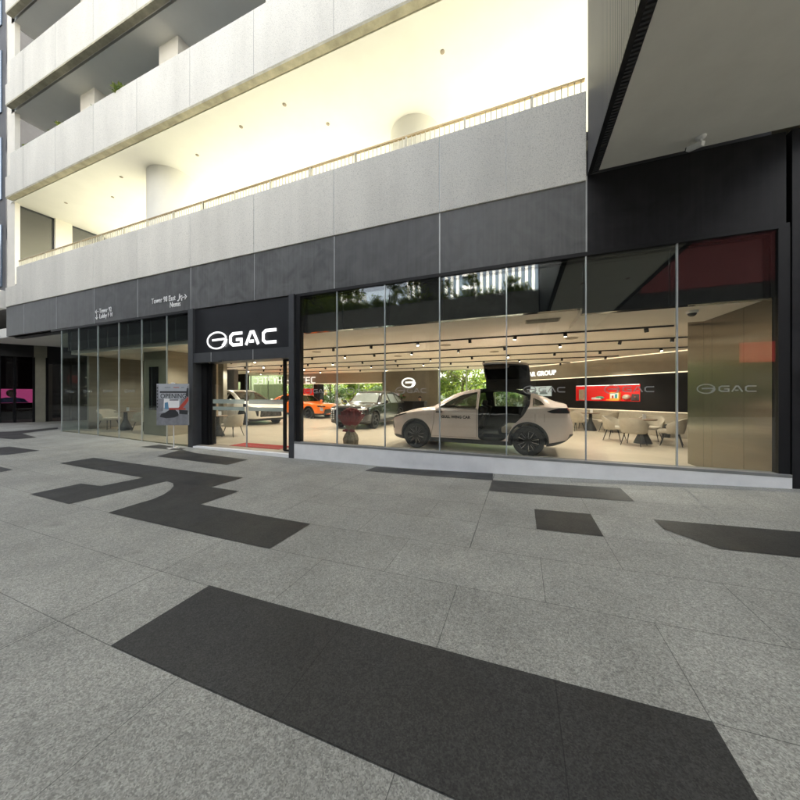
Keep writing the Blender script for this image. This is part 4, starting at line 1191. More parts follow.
def wheel(rad, style):
    if (rad, style) in WHEEL_SRC: return WHEEL_SRC[(rad, style)]
    w = .235; r = rad * .735
    ty = B().lathe([(r, -w / 2 + .01), (rad - .03, -w / 2), (rad - .006, -w / 2 + .03), (rad, -w / 4), (rad, w / 4), (rad - .006, w / 2 - .03), (rad - .03, w / 2), (r, w / 2 - .01)], 56, 'y', closed=True).mesh('tyre', M['rubber'], smooth=True)
    b = B()
    b.lathe([(r, -w / 2 + .012), (r, w / 2 - .012), (r - .03, w / 2 - .02), (r - .045, 0), (r - .03, -w / 2 + .02)], 48, 'y', closed=True, mi=0)
    b.lathe([(r - .03, -.02), (r - .03, -.03), (.02, -.03), (.02, -.02)], 40, 'y', closed=True, mi=0)
    for yy in (w / 2 - .035, -w / 2 + .035):
        sgn = 1 if yy > 0 else -1
        b.lathe([(.062, yy + .015 * sgn), (.062, yy - .03 * sgn), (.001, yy - .03 * sgn), (.001, yy + .018 * sgn)], 20, 'y', mi=0)
        ns = 5
        for k in range(ns):
            for da, mi in ((-.17, 1), (.17, 1)) if style == 0 else ((-.12, 0), (.12, 0)):
                a = 2 * math.pi * k / ns + da; a2 = 2 * math.pi * k / ns + da * 1.7
                d1, d2 = Vector((math.cos(a), math.sin(a))), Vector((math.cos(a2), math.sin(a2))); n1 = Vector((-d1.y, d1.x))
                p = [d1 * .05 - n1 * .016, d2 * (r - .02) - n1 * .030, d2 * (r - .02) + n1 * .030, d1 * .05 + n1 * .016]
                b.prism([(q.x, q.y) for q in p], 'y', yy - .016, yy + .014, mi=0)
                side = n1 * (.026 if da > 0 else -.026)
                e = [d1 * .09 + side * .6 - n1 * .004, d2 * (r - .03) + side - n1 * .006, d2 * (r - .03) + side + n1 * .006, d1 * .09 + side * .6 + n1 * .004]
                b.prism([(q.x, q.y) for q in e], 'y', yy + .0145 * sgn, yy + .0185 * sgn, mi=mi)
    rm = b.mesh('rim', [M['rim_black'] if style < 2 else M['rim_silver'], M['rim_silver']], smooth=True)
    WHEEL_SRC[(rad, style)] = (ty, rm); return ty, rm
def add_wheels(car, xf, xr, tr, rad, style, steer=0):
    ty, rm = wheel(rad, style)
    for x in (xf, xr):
        for s in (1, -1):
            w = obj('wheel', ty, car, (x, s * tr, rad), (math.pi if s < 0 else 0) + (steer if x == xf else 0))
            obj('rim', rm, w)
def seats(car, xs, zs, mat, ys=(.38, -.38)):
    for x in xs:
        for y in ys:
            b = B(); b.box(x - .27, x + .25, y - .24, y + .24, zs, zs + .18)
            m = Matrix.Translation((x - .27, y, zs + .12)) @ Matrix.Rotation(R(-16), 4, 'Y'); b.box(-.09, .08, -.24, .24, 0, .62, mat=m); b.box(-.06, .06, -.13, .13, .64, .80, mat=m)
            b.build('seat', M[mat], car, .045, True, 3)
def make_car(name, label, body, paint, P):
    """body: loft; P: outlines of openings, lamps and trim (front = +x, left = +y)"""
    car = thing(name, label, 'car', (0, 0, 0), 0, P.get('group'))
    arches = []
    for x in (P['xf'], P['xr']):
        for s in (1, -1): arches.append(cyl(x, P['rad'] + .01, P['rad'] + P.get('arch', .055), s * .52, s * 1.4))
    memo = {}
    def outer(i=0.0):
        if i not in memo: memo[i] = body.mesh(infl=i)
        return memo[i].copy()
    inner = lambda: matd(body.mesh(P.get('thick', .05), P['in'][0], P['in'][1], n=40), M['interior'])
    cuts = [('DIFFERENCE', inner())]
    for a in arches: cuts.append(('DIFFERENCE', matd(a.copy(), M['trim'])))
    glass_cut = []
    for key in ('side_win',):
        for w in P[key]:
            for s in (1, -1): glass_cut.append(('window', sp(w, s * .28, s * 1.4)))
    for w in P.get('far_win', []): glass_cut.append(('window', sp(w, -.28, -1.4)))
    for nm, q in P['top_win']: glass_cut.append((nm, tpz(q[0], q[1], q[2])))
    for nm, c in glass_cut: cuts.append(('DIFFERENCE', matd(c.copy(), M['trim'])))
    if 'door' in P: cuts.append(('DIFFERENCE', matd(sp(P['door'], .30, 1.5), M['trim'])))
    sh = boolean(matd(outer(), M[paint]), cuts)
    obj('body', smooth(sh), car)
    for nm, c in glass_cut:
        gm = boolean(matd(outer(-.006), M[P.get('glass', 'glass_car')]), [('INTERSECT', c), ('DIFFERENCE', outer(-.014))])
        obj(nm, matd(smooth(gm), M[P.get('glass', 'glass_car')]), car)
    def patch(nm, shapes, mat, h=.004, arch=True, par=car):
        for q in shapes:
            ops = [('INTERSECT', q), ('DIFFERENCE', outer(-.012))]
            if arch: ops += [('DIFFERENCE', a.copy()) for a in arches]
            pm = boolean(outer(h), ops)
            if len(pm.polygons): obj(nm, matd(smooth(pm), M[mat]), par)
    for nm, shapes, mat, h in P['patches']: patch(nm, shapes, mat, h)
    if 'door' in P:
        body.floor = .15
        dm = boolean(matd(outer(), M[paint]), [('DIFFERENCE', inner()), ('INTERSECT', matd(sp(P['door_small'], .305, 1.5), M[paint]))] +
                     [('DIFFERENCE', matd(arches[0].copy(), M['trim'])), ('DIFFERENCE', matd(arches[2].copy(), M['trim']))])
        hz = body.top(sum(p[0] for p in P['door']) / len(P['door'])) - .02
        dm.transform(Matrix.Translation((0, -.31, -hz)))
        smooth(dm)
        do = obj('gull_wing_door', dm, car, (0, .31, hz)); do.rotation_euler = (R(P['door_angle']), 0, 0)
        lb = B(); lb.box(-1.05, -.48, .83, .895, .60, .84); lb.box(-.98, -.55, .80, .84, .64, .70)
        lo_ = lb.mesh('door_lining', M['seat_beige'], .03); lo_.transform(Matrix.Translation((0, -.31, -hz))); obj('door_lining', matd(lo_, M['interior_brown']), do)
        for w in P['door_glass']:
            gm = boolean(outer(.004), [('INTERSECT', sp(w, .28, 1.5)), ('DIFFERENCE', outer(-.07))])
            gm.transform(Matrix.Translation((0, -.31, -hz))); obj('door_window', matd(smooth(gm), M['glass_dark']), do)
    add_wheels(car, P['xf'], P['xr'], P.get('track', .80), P['rad'], P.get('style', 0), P.get('steer', 0))
    return car

ANN = lambda cx, r, R_, z: [cyl(cx, z, R_, .55, 1.4), cyl(cx, z, R_, -1.4, -.55)]
def mirror_y(shapes):
    out = []
    for s_ in shapes:
        c = s_.copy(); c.transform(Matrix.Scale(-1, 4, (0, 1, 0)))
        c.flip_normals(); out += [s_, c]
    return out

# --- the pinkish beige car with the raised gull-wing door, parked along the window
WB = 2.92
def tuck(q): return [(x if abs(x) < 1.55 else math.copysign(1.55 + (abs(x) - 1.55) * .90, x), z) for x, z in q]
b1 = Body(top=tuck([(2.38, .72), (2.36, .82), (2.28, .915), (2.0, 1.0), (1.5, 1.115), (1.06, 1.185), (.66, 1.41), (.32, 1.565), (-.05, 1.645), (-.5, 1.67), (-1.05, 1.65), (-1.5, 1.56), (-1.9, 1.42), (-2.2, 1.31), (-2.38, 1.265), (-2.45, 1.10), (-2.52, .82)]),
          bot=tuck([(2.38, .42), (2.25, .27), (1.9, .22), (0, .21), (-1.9, .25), (-2.3, .36), (-2.52, .52)]),
          wid=tuck([(2.38, .66), (2.31, .78), (2.12, .86), (1.8, .935), (1.2, .955), (0, .965), (-1.5, .965), (-2.1, .92), (-2.36, .83), (-2.52, .70)]),
          belt=tuck([(2.38, .70), (2.28, .85), (1.95, .95), (1.2, 1.06), (.9, 1.085), (0, 1.12), (-1.2, 1.17), (-1.8, 1.19), (-2.36, 1.18), (-2.52, .80)]),
          wtop=tuck([(2.38, .52), (2.25, .68), (1.6, .78), (1.0, .76), (.3, .62), (-.5, .60), (-1.4, .60), (-2.0, .66), (-2.36, .70), (-2.52, .55)]))
fw = round_poly([(.84, 1.135), (.50, 1.345), (.20, 1.49), (-.20, 1.565), (-.215, 1.135)], .04)
rw = round_poly([(-.42, 1.14), (-.42, 1.565), (-.6, 1.585), (-1.05, 1.555), (-1.38, 1.44), (-1.44, 1.2), (-1.36, 1.14)], .05)
qw = round_poly([(-1.56, 1.20), (-1.56, 1.42), (-1.74, 1.33), (-1.82, 1.24)], .03)
door = round_poly([(-.27, 1.8), (-.27, .40), (-.33, .335), (-.86, .335), (-.98, .45), (-1.10, .72), (-1.36, .98), (-1.50, 1.24), (-1.52, 1.8)], .07)
door_s = round_poly([(-.37, 1.8), (-.38, 1.25), (-.48, .42), (-.54, .34), (-.85, .34), (-.965, .46), (-1.085, .73), (-1.345, .99), (-1.485, 1.25), (-1.505, 1.8)], .07)
P1 = dict(xf=1.46, xr=-1.46, rad=.365, track=.835, arch=.05, **{'in': (-1.95, 1.0)}, thick=.055, steer=0,
          side_win=[fw, qw], far_win=[rw], glass='glass_car',
          top_win=[('windscreen', ([(1.05, -.72), (1.05, .72), (.40, .56), (.40, -.56)], 1.12, 1.7)), ('rear_window', ([(-1.42, -.50), (-1.42, .50), (-2.1, .56), (-2.1, -.56)], 1.22, 1.7))],
          door=door, door_small=door_s, door_angle=89, door_glass=[rw],
          patches=[
              ('sill_trim', mirror_y([sp([(2.5, .1), (2.5, .36), (1.9, .335), (-1.9, .335), (-2.2, .40), (-2.7, .48), (-2.7, .1)], .3, 1.4)]), 'trim', .006),
              ('front_trim', [fpz([(-.72, .1), (.72, .1), (.66, .46), (-.66, .46)], 1.9, 2.6)], 'trim', .005),
              ('rear_trim', [fpz([(-.80, .1), (.80, .1), (.74, .56), (-.74, .56)], -2.7, -2.1)], 'trim', .005),
              ('arch_trim', ANN(1.46, 0, .458, .375) + ANN(-1.46, 0, .458, .375), 'trim', .007),
              ('headlight', mirror_y([sp(round_poly([(2.30, .84), (2.0, .935), (1.74, .985), (1.78, .95), (2.05, .87), (2.27, .79)], .02), .2, 1.4)]), 'head_glass', .004),
              ('air_intake', mirror_y([sp(round_poly([(2.265, .74), (2.225, .76), (2.17, .54), (2.215, .50)], .02), .2, 1.4)]), 'trim', .003),
              ('tail_light', mirror_y([sp(round_poly([(-2.6, 1.19), (-2.12, 1.175), (-1.86, 1.09), (-1.98, 1.05), (-2.6, 1.05)], .03), .3, 1.4)]), 'head_glass', .005),
              ('tail_light', [fpz([(-.75, 1.07), (.75, 1.07), (.75, 1.14), (-.75, 1.14)], -2.7, -2.3)], 'lamp_red', .006),
              ('door_seam', mirror_y([sp([(1.0, .38), (1.008, .38), (.93, .75), (.905, 1.13), (.897, 1.13), (.92, .75)], .6, 1.4)]), 'trim', .0015),
              ('door_seam', [sp([(-.238, .40), (-.230, .40), (-.230, 1.5), (-.238, 1.5)], .5, 1.4), sp([(1.0, .376), (1.0, .382), (-.23, .382), (-.23, .376)], .6, 1.4)], 'trim', .0015),
              ('fuel_flap_seam', [sp([(-1.62, .84), (-1.615, .84), (-1.615, 1.03), (-1.62, 1.03)], .6, 1.4), sp([(-1.82, .84), (-1.815, .84), (-1.815, 1.03), (-1.82, 1.03)], .6, 1.4)], 'trim', .001),
              ('window_trim', mirror_y([sp([(.90, 1.108), (.90, 1.133), (-.23, 1.133), (-.23, 1.108)], .5, 1.4)]), 'trim', .004),
          ])
car1 = make_car('display_car', 'pinkish beige car with its gull-wing rear door raised, parked along the window', b1, 'paint_beige', P1)
seats(car1, (.12, -.98), .46, 'interior'); 
b = B(); b.box(-1.32, -.80, -.70, .66, .50, .66); m_ = Matrix.Translation((-1.32, 0, .60)) @ Matrix.Rotation(R(-24), 4, 'Y'); b.box(-.09, .06, -.70, .66, 0, .66, mat=m_)
b.build('rear_bench', M['seat_beige'], car1, .05, True, 3)
b = B(); b.box(.48, .98, -.8, .8, .78, 1.06); b.build('dashboard', M['interior'], car1, .06, True)
def side_y(body, x, z):
    r = body.ring(x); best = max((abs(p[1] - z) < .06, p[0]) for p in r)[1]
    for p, q in zip(r, r[1:]):
        if (p[1] - z) * (q[1] - z) <= 0 and p[1] != q[1]:
            best = p[0] + (q[0] - p[0]) * (z - p[1]) / (q[1] - p[1])
    return best
for s in (1, -1):                     # door mirrors
    b = B(); b.ball((.74, s * 1.10, 1.10), .1, seg=16, rings=10, sc=(.75, 1.15, .72)); mr = b.build('door_mirror', M['paint_beige'], car1, smooth=True, fix=False)
    b = B(); b.tube([(.75, s * .93, 1.04), (.74, s * 1.05, 1.06)], .03, 8); b.box(.66, .79, s * 1.10 - .09, s * 1.10 + .09, 1.02, 1.05); b.build('mirror_foot', M['trim'], mr)
me = text_mesh('GULL WING CAR', .098, .002, .004, spacing=1.02)
for v in me.vertices:                 # lettering lies on the curved door; the car's left side faces the street
    x, z = .70 - v.co.x, .87 + v.co.z
    off = v.co.y
    v.co = (x, side_y(b1, x, z) + .003 - off, z)
me.materials.append(M['trim']); obj('door_lettering', me, car1)
car1.location = (-1.235, 9.13, 0.0)
car1.rotation_euler = (0, 0, math.pi - R(3.9))

# --- generic upright SUV with variations for the other three
def suv(name, label, paint, L, H, hood, rear_drop, extra, win_top, style=1, rad=.37, group=None, rk=0):
    xF, xR = L / 2, -L / 2; xf, xr = xF - .92, xR + 1.0
    bd = Body(top=[(xF, .78), (xF - .04, hood - .12 - rk * .3), (xF - .18, hood - .04 - rk * .3), (xF - .6, hood - rk * .12), (xF - 1.25 + rk * .2, hood + .05), (xF - 1.42 + rk * .4, hood + .09), (xF - 2.15 - rk, H - .09), (xF - 2.6 - rk, H - .01), (xF - 3.1 - rk * .8, H), (xR + 1.0, H - .05 - rear_drop * .3), (xR + .45, H - .13 - rear_drop), (xR + .12, H - .5 - rear_drop * .6), (xR, .9)],
              bot=[(xF, .40), (xF - .12, .27), (xF - .5, .23), (0, .22), (xR + .5, .26), (xR, .45)],
              wid=[(xF, .74), (xF - .06, .84), (xF - .25, .93), (xF - .8, .965), (0, .975), (xR + .6, .965), (xR + .15, .90), (xR, .78)],
              belt=[(xF, .76), (xF - .05, hood - .17), (xF - .3, hood - .09), (xF - 1.3, hood - .02), (0, hood + .03), (xR + .4, hood + .05), (xR + .1, hood + .0), (xR, .88)],
              wtop=[(xF, .60), (xF - .1, .74), (xF - .8, .82), (xF - 1.4, .80), (xF - 2.2, .66), (0, .66), (xR + .9, .65), (xR + .3, .68), (xR, .62)])
    bz = hood + .05
    x0 = xF - 1.55 + rk * .2
    sw = [round_poly([(x0 - .1, bz), (xF - 2.2 - rk, win_top - .05), (xF - 2.62, win_top), (xF - 2.62, bz)], .03),
          round_poly([(xF - 2.72, bz), (xF - 2.72, win_top), (xF - 3.55, win_top - .02 - rear_drop * .1), (xF - 3.62, bz)], .03),
          round_poly([(xF - 3.72, bz + .02), (xF - 3.68, win_top - .04 - rear_drop * .1), (xR + .75, win_top - .14 - rear_drop * .5), (xR + .6, bz + .06)], .03)]
    P = dict(xf=xf, xr=xr, rad=rad, track=.84, arch=.05, **{'in': (xR + .35, xF - 1.4)}, side_win=sw, glass='glass_car', group=group, style=style,
             top_win=[('windscreen', ([(xF - 1.44 + rk * .35, -.74), (xF - 1.44 + rk * .35, .74), (xF - 2.12 - rk * .95, .60), (xF - 2.12 - rk * .95, -.60)], hood + .03, H + .1))],
             patches=[('sill_trim', mirror_y([sp([(xF + .1, .1), (xF + .1, .36), (xR - .1, .40), (xR - .1, .1)], .3, 1.4)]), 'trim', .006),
                      ('arch_trim', ANN(xf, 0, rad + .10, rad + .01) + ANN(xr, 0, rad + .10, rad + .01), extra.get('arch', 'trim'), .007),
                      ('door_seam', mirror_y([sp([(x, .4), (x + .008, .4), (x + .008, bz), (x, bz)], .6, 1.4) for x in (xF - 1.5, xF - 2.68, xF - 3.66)]), 'trim', .0015)] + extra['patches'](xF, xR, hood))
    c = make_car(name, label, bd, paint, P)
    seats(c, (xF - 2.6, xF - 3.5), .5, 'interior')
    for s in (1, -1):
        b = B(); b.ball((xF - 1.72, s * 1.12, hood + .12), .1, seg=14, rings=8, sc=(.7, 1.1, .85)); b.tube([(xF - 1.72, s * .93, hood + .03), (xF - 1.72, s * 1.08, hood + .07)], .03, 8)
        b.build('door_mirror', M[paint], c, smooth=True, fix=False)
    return c
def white_patches(xF, xR, hood):
    slots = [fpz(round_poly([(s * y0, .50), (s * (y0 + .035), .50), (s * (y0 + .035), .80), (s * y0, .80)], .01), xF - .5, xF + .2) for s in (1, -1) for y0 in np.arange(.03, .50, .058)]
    return [('grille', [fpz(round_poly([(-.58, .44), (.58, .44), (.54, .82), (-.54, .82)], .05), xF - .6, xF + .2)], 'trim', .004),
            ('grille_bar', slots, 'chrome', .010),
            ('side_vent', mirror_y([fpz([(.66, .48), (.74, .50), (.80, .74), (.64, .74)], xF - .6, xF + .2)]), 'trim', .004),
            ('bumper_trim', [fpz([(-.7, .20), (.7, .20), (.66, .36), (-.66, .36)], xF - .6, xF + .2)], 'trim', .007),
            ('headlight', mirror_y([fpz([(.34, hood - .24), (.90, hood - .27), (.90, hood - .32), (.34, hood - .27)], xF - .7, xF + .2)]), 'lamp_white', .006)]
white_car = suv('display_car', 'tall warm white car with a black slatted grille behind the entrance doors', 'paint_white', 5.0, 1.79, 1.10, .06, dict(patches=white_patches, arch='paint_white'), 1.62, 1, .38, rk=.34)
white_car.location = (-13.86, 12.55, 0); white_car.rotation_euler = (0, 0, R(-14))
def orange_patches(xF, xR, hood):
    return [('grille', [fpz(round_poly([(-.62, .34), (.62, .34), (.50, .62), (-.50, .62)], .05), xF - .6, xF + .2)], 'trim', .004),
            ('headlight', mirror_y([fpz(round_poly([(.42, hood - .17), (.92, hood - .13), (.92, hood - .22), (.5, hood - .24)], .02), xF - .8, xF + .2)]), 'head_glass', .006),
            ('headlight', mirror_y([fpz(round_poly([(.66, .50), (.84, .54), (.86, .74), (.68, .70)], .02), xF - .6, xF + .2)]), 'lamp_white', .005)]
orange_car = suv('display_car', 'bright orange car at the back of the showroom', 'paint_orange', 4.6, 1.60, .99, .14, dict(patches=orange_patches), 1.46, 1, .36)
orange_car.location = (-13.55, 17.0, 0); orange_car.rotation_euler = (0, 0, R(-6))
def dark_patches(xF, xR, hood):
    dots = [fpz([(s * (y0), z), (s * (y0 + .05), z), (s * (y0 + .05), z + .05), (s * y0, z + .05)], xF - .5, xF + .2) for s in (1, -1) for y0 in (.62, .72) for z in np.arange(.44, .86, .085)]
    return [('grille', [fpz(round_poly([(-.56, .40), (.56, .40), (.50, .80), (-.50, .80)], .06), xF - .6, xF + .2)], 'trim', .004),
            ('bumper_trim', [fpz([(-.75, .20), (.75, .20), (.7, .34), (-.7, .34)], xF - .6, xF + .2)], 'trim', .007),
            ('running_light', dots, 'lamp_white', .006),
            ('headlight', mirror_y([fpz(round_poly([(.50, hood - .15), (.90, hood - .12), (.90, hood - .20), (.54, hood - .21)], .02), xF - .8, xF + .2)]), 'lamp_white', .006)]
dark_car = suv('display_car', 'charcoal car facing the window behind the red bouquet', 'paint_dark', 4.9, 1.72, 1.06, .06, dict(patches=dark_patches), 1.57, 1, .375)
dark_car.location = (-6.98, 14.05, 0); dark_car.rotation_euler = (0, 0, R(-90))
# ------------------------------------------------------------------ chairs and tables
def shell_mesh():
    """upholstered tub chair: back and arms in one sweep; local -y is the open front"""
    bm = bmesh.new(); n = 30; cols = []
    for i in range(n + 1):
        t = i / n; a = R(-205) + R(230) * t                    # from the left arm round the back to the right arm
        a = R(200) - R(220) * t
        k = abs(2 * t - 1)
        h = .80 - .20 * max(0, (k - .30) / .70) ** 1.3
        flare = 1 + .0 * k
        rx, ry = .31, .29
        ca, sa = math.cos(a), math.sin(a)
        prof = []
        for (dr, z) in ((-.02, .36), (.0, .40), (.025, .5), (.05 + .02 * (1 - k), h - .02), (.045 + .02 * (1 - k), h), (.01 + .02 * (1 - k), h - .005), (-.035, .52), (-.05, .44)):
            prof.append(bm.verts.new(((rx + dr) * ca, (ry + dr) * sa, z)))
        cols.append(prof)
    for c0, c1 in zip(cols, cols[1:]):
        m = len(c0)
        for k in range(m): bm.faces.new((c0[k], c0[(k + 1) % m], c1[(k + 1) % m], c1[k]))
    bm.faces.new(cols[0]); bm.faces.new(cols[-1][::-1])
    b = B(); b.bm.free(); b.bm = bm
    return b
CH = thing('tub_chair', 'x', 'chair', (0, 0, 0), 0, 'upholstered tub chairs')
shell_mesh().build('backrest', M['chair'], CH, smooth=True)
b = B().prism(round_poly([(-.27, -.31), (.27, -.31), (.29, .05), (.2, .27), (-.2, .27), (-.29, .05)], .08, 5), 'z', .37, .47); b.build('seat', M['chair'], CH, .03, True, 3)
for sx in (1, -1):
    for sy in (1, -1):
        B().tube([(sx * .17, sy * .15, .38), (sx * .25, sy * .25, 0)], [.017, .010], 8).build('leg', M['black'], CH, smooth=True)
TB_ = thing('round_table', 'x', 'table', (0, 0, 0), 0, 'round brown tables')
B().lathe([(.34, .715), (.355, .73), (.35, .742), (.001, .742)], 40).build('tabletop', M['wood'], TB_, smooth=True)
B().lathe([(.24, 0), (.235, .02), (.16, .2), (.07, .42), (.06, .715)], 32).build('pedestal', M['black'], TB_, smooth=True)
SV = thing('table_sign', 'x', 'table sign', (0, 0, 0), 0, 'small cards on the tables')
B().box(-.06, .06, -.012, .012, 0, .012).build('foot', M['white'], SV)
B().box(-.055, .055, -.004, .004, .012, .15).build('card', M['white'], SV)
first = {}
def put(src, loc, rz, label):
    if src.name not in first:
        first[src.name] = 1; src.location = loc; src.rotation_euler = (0, 0, rz); src['label'] = label; return src
    return dup(src, loc, rz, label)
def face(x, y, tx, ty): return math.atan2(ty - y, tx - x) + math.pi / 2      # local -y looks at the target
SETS = [
    ((3.50, 11.65, 0), [((3.10, 11.05), 'with its back to the window, nearest the bronze wall table'), ((4.12, 11.40), 'on the right of the table beside the bronze wall'), ((3.95, 12.45), 'between the bench and the table beside the bronze wall'), ((2.86, 12.05), 'on the left of the table beside the bronze wall')], 'beside the bronze wall'),
    ((2.72, 15.1, 0), [((2.12, 14.75), 'on the left of the table behind the beige car tail'), ((3.28, 14.72), 'on the right of the table behind the beige car tail'), ((2.55, 15.85), 'beyond the table behind the beige car tail')], 'behind the beige car tail'),
    ((-10.30, 8.15, .0), [((-10.15, 7.42), 'nearest the entrance, left of the glass doors'), ((-9.62, 8.22), 'in front of the white car, right of its table')], 'inside the glass doors'),
    ((-14.62, 7.55, 0), [((-15.42, 7.40), 'behind the left glazing, left of its table'), ((-13.85, 7.75), 'behind the left glazing, beside the olive pillar')], 'behind the left glazing'),
]
for (tx, ty, tz), chairs, where in SETS:
    z = max(0, g(tx) + .01) if tx < -10 else 0
    put(TB_, (tx, ty, z), 0, 'round brown table on a black pedestal ' + where)
    put(SV, (tx + .05, ty + .05, z + .742), R(20), 'small white card standing on the table ' + where)
    for (x, y), txt in chairs:
        put(CH, (x, y, max(0, g(x) + .01) if x < -10 else 0), face(x, y, tx, ty), 'stone-coloured tub chair ' + txt)
t = thing('black_bin', 'black waste bin by the bench beside the bronze wall', 'bin', tuple(wl(.25, -.75, 0)))
B().lathe([(.12, 0), (.14, .45), (.125, .45), (.11, .03)], 20, closed=True).build('bucket', M['black'], t, smooth=True)

# ------------------------------------------------------------------ red display niche in the slanting wall and the things in it
t = thing('display_niche', 'long red lit display niche in the black slanting wall', 'display shelf')
t.matrix_world = wm
NX0, NX1, NZ0, NZ1 = -4.23, -1.47, 1.23, 1.93
b = B(); b.box(NX0 + .02, NX1 - .02, .30, .335, NZ0 + .02, NZ1 - .02); b.build('red_back', M['red_panel'], t)
b = B(); b.box(NX0 + .002, NX0 + .02, -.01, .335, NZ0 + .002, NZ1 - .002); b.box(NX1 - .02, NX1 - .002, -.01, .335, NZ0 + .002, NZ1 - .002); b.box(NX0 + .02, NX1 - .02, -.01, .335, NZ0 + .002, NZ0 + .02)
b.build('surround', M['red_panel'], t)
b = B(); b.box(NX0 + .02, NX1 - .02, -.01, .335, NZ1 - .02, NZ1 - .002); b.build('top_light', M['led_white'], t)
def niche(name, label, cat, x): 
    q = thing(name, label, cat); q.matrix_world = wm @ Matrix.Translation((x * 1.414, .15, NZ0 + .02)) @ Matrix.Diagonal((1.25, 1, 1, 1)); return q
q = niche('beige_box', 'tall pale box standing at the left end of the red niche', 'box', -2.84); B().box(-.1, .1, -.08, .08, 0, .5).build('carton', M['chair'], q, .01)
q = niche('model_car', 'white and green toy car model on the red niche shelf', 'model car', -2.28)
B().box(-.26, .10, -.07, .07, .02, .13).build('body', M['white'], q, .04, True, 3); B().ball((.02, 0, .12), .1, seg=14, rings=8, sc=(1.7, .7, .7)).build('canopy', M['green_card'], q, smooth=True, fix=False)
q = niche('gift_box', 'yellow and teal gift box in the middle of the red niche', 'box', -1.78)
B().box(-.16, .16, -.06, .06, .06, .36).build('carton', M['yellow'], q); B().box(-.13, .13, -.066, -.06, .10, .33).build('front_print', M['white'], q)
b = B(); b.box(-.08, -.02, -.07, -.067, .1, .22); b.build('red_print', M['poster_red'], q); b = B(); b.box(.02, .1, -.07, -.067, .1, .28); b.build('teal_print', M['teal'], q)
B().box(-.26, .16, -.1, .08, 0, .055).build('lower_carton', M['yellow'], q)
q = niche('display_ball', 'small cream ball on the red niche shelf', 'ball', -1.46); B().ball((0, 0, .13), .13, seg=20, rings=12).build('ball', M['seat_beige'], q, smooth=True, fix=False)
q = niche('black_case', 'black case leaning at the right end of the red niche', 'case', -1.2); B().box(-.15, .15, -.05, .05, 0, .28, mat=Matrix.Rotation(R(-14), 4, 'X')).build('shell', M['interior'], q, .015); B().ball((0, -.09, .16), .025, seg=8, rings=6).build('badge', M['poster_red'], q, fix=False)
# picture screen further along the black wall
t = thing('wall_screen', 'small wall screen showing pale cars on the black wall behind the beige car', 'screen'); t.matrix_world = wm @ Matrix.Translation((-6.28, -.06, 1.44)) @ Matrix.Diagonal((1.38, 1, 1, 1))
B().box(-.52, .5, 0, .05, 0, .52).build('panel', M['screen_pic'], t)
b = B()
for cx in (-.28, .16): b.prism([(cx - .18, .10), (cx + .18, .10), (cx + .18, .18), (cx + .1, .2), (cx + .05, .28), (cx - .08, .28), (cx - .13, .2), (cx - .18, .18)], 'y', -.004, 0)
b.build('picture', M['screen_dark'], t)
t = thing('red_banner', 'red lit banner on the rear wall behind the orange car', 'banner', (-14.3, 18.75, 0))
B().box(-.9, 1.0, 0, .08, 1.5, 1.98).build('panel', M['red_panel'], t)
B().box(-.9, -.84, .0, .08, 0, 1.5).build('post', M['black'], t); B().box(.94, 1.0, 0, .08, 0, 1.5).build('post', M['black'], t)

# ------------------------------------------------------------------ hessian-wrapped bouquet, mat, poster, desk and receptionist
def bouquet(loc):
    t = thing('wrapped_bouquet', 'red paper bouquet in a hessian wrap standing inside the window', 'bouquet', loc)
    def ruff(prof, n, amp, freq, seed, name, mat):
        r = random.Random(seed); ph = [r.uniform(0, 6) for _ in range(4)]
        b = B(); rings = []
        for j, (rad, z) in enumerate(prof):
            ring = []
            for k in range(n):
                a = 2 * math.pi * k / n
                w = 1 + amp * (math.sin(freq * a + ph[0] + j * .5) * .6 + math.sin((freq * 2 + 1) * a + ph[1] + j) * .4)
                ring.append(b.bm.verts.new((rad * w * math.cos(a), rad * w * math.sin(a), z + amp * .12 * math.sin(freq * a + ph[2]))))
            rings.append(ring)
        for r0, r1 in zip(rings, rings[1:]):
            for k in range(n): b.bm.faces.new((r0[k], r0[(k + 1) % n], r1[(k + 1) % n], r1[k]))
        b.bm.faces.new(rings[0][::-1])
        return b.build(name, M[mat], t, smooth=False)
    ruff([(.20, .0), (.25, .06), (.27, .2), (.22, .34), (.12, .45), (.10, .49)], 40, .10, 7, 1, 'hessian_bag', 'hessian')
    ruff([(.10, .47), (.16, .54), (.24, .64), (.22, .66)], 40, .16, 6, 2, 'hessian_collar', 'hessian')
    ruff([(.14, .56), (.28, .68), (.42, .86), (.46, .95)], 60, .10, 9, 3, 'red_paper', 'red_paper')
    ruff([(.10, .62), (.25, .78), (.34, 1.0), (.36, 1.05)], 60, .12, 8, 4, 'inner_paper', 'red_paper')
    rnd = random.Random(9)
    b = B()
    for k in range(46):
        a, q = rnd.uniform(0, 6.28), .33 * math.sqrt(rnd.random()); b.ball((q * math.cos(a), q * math.sin(a), 1.0 + .12 * (1 - (q / .33) ** 2) + rnd.uniform(-.03, .03)), rnd.uniform(.035, .055), seg=8, rings=6)
    b.build('flower_heads', M['red_paper'], t, fix=False)
    b = B()
    for s in (1, -1):
        b.prism([(0, .47), (s * .10, .53), (s * .22, .50), (s * .24, .44), (s * .10, .43)] if s > 0 else [(0, .47), (s * .10, .43), (s * .24, .44), (s * .22, .50), (s * .10, .53)], 'y', -.17, -.13)
    b.build('ribbon', M['red_paper'], t)
    return t
bouquet((-4.66, 8.0, 0)).scale = (.84, .84, .95)
tag(B().box(-7.94, -6.12, D + .36, 7.22, .001, .013).build('red_mat', M['red_mat'], bevel=.003), 'red door mat on the floor just inside the glass doors', 'mat')

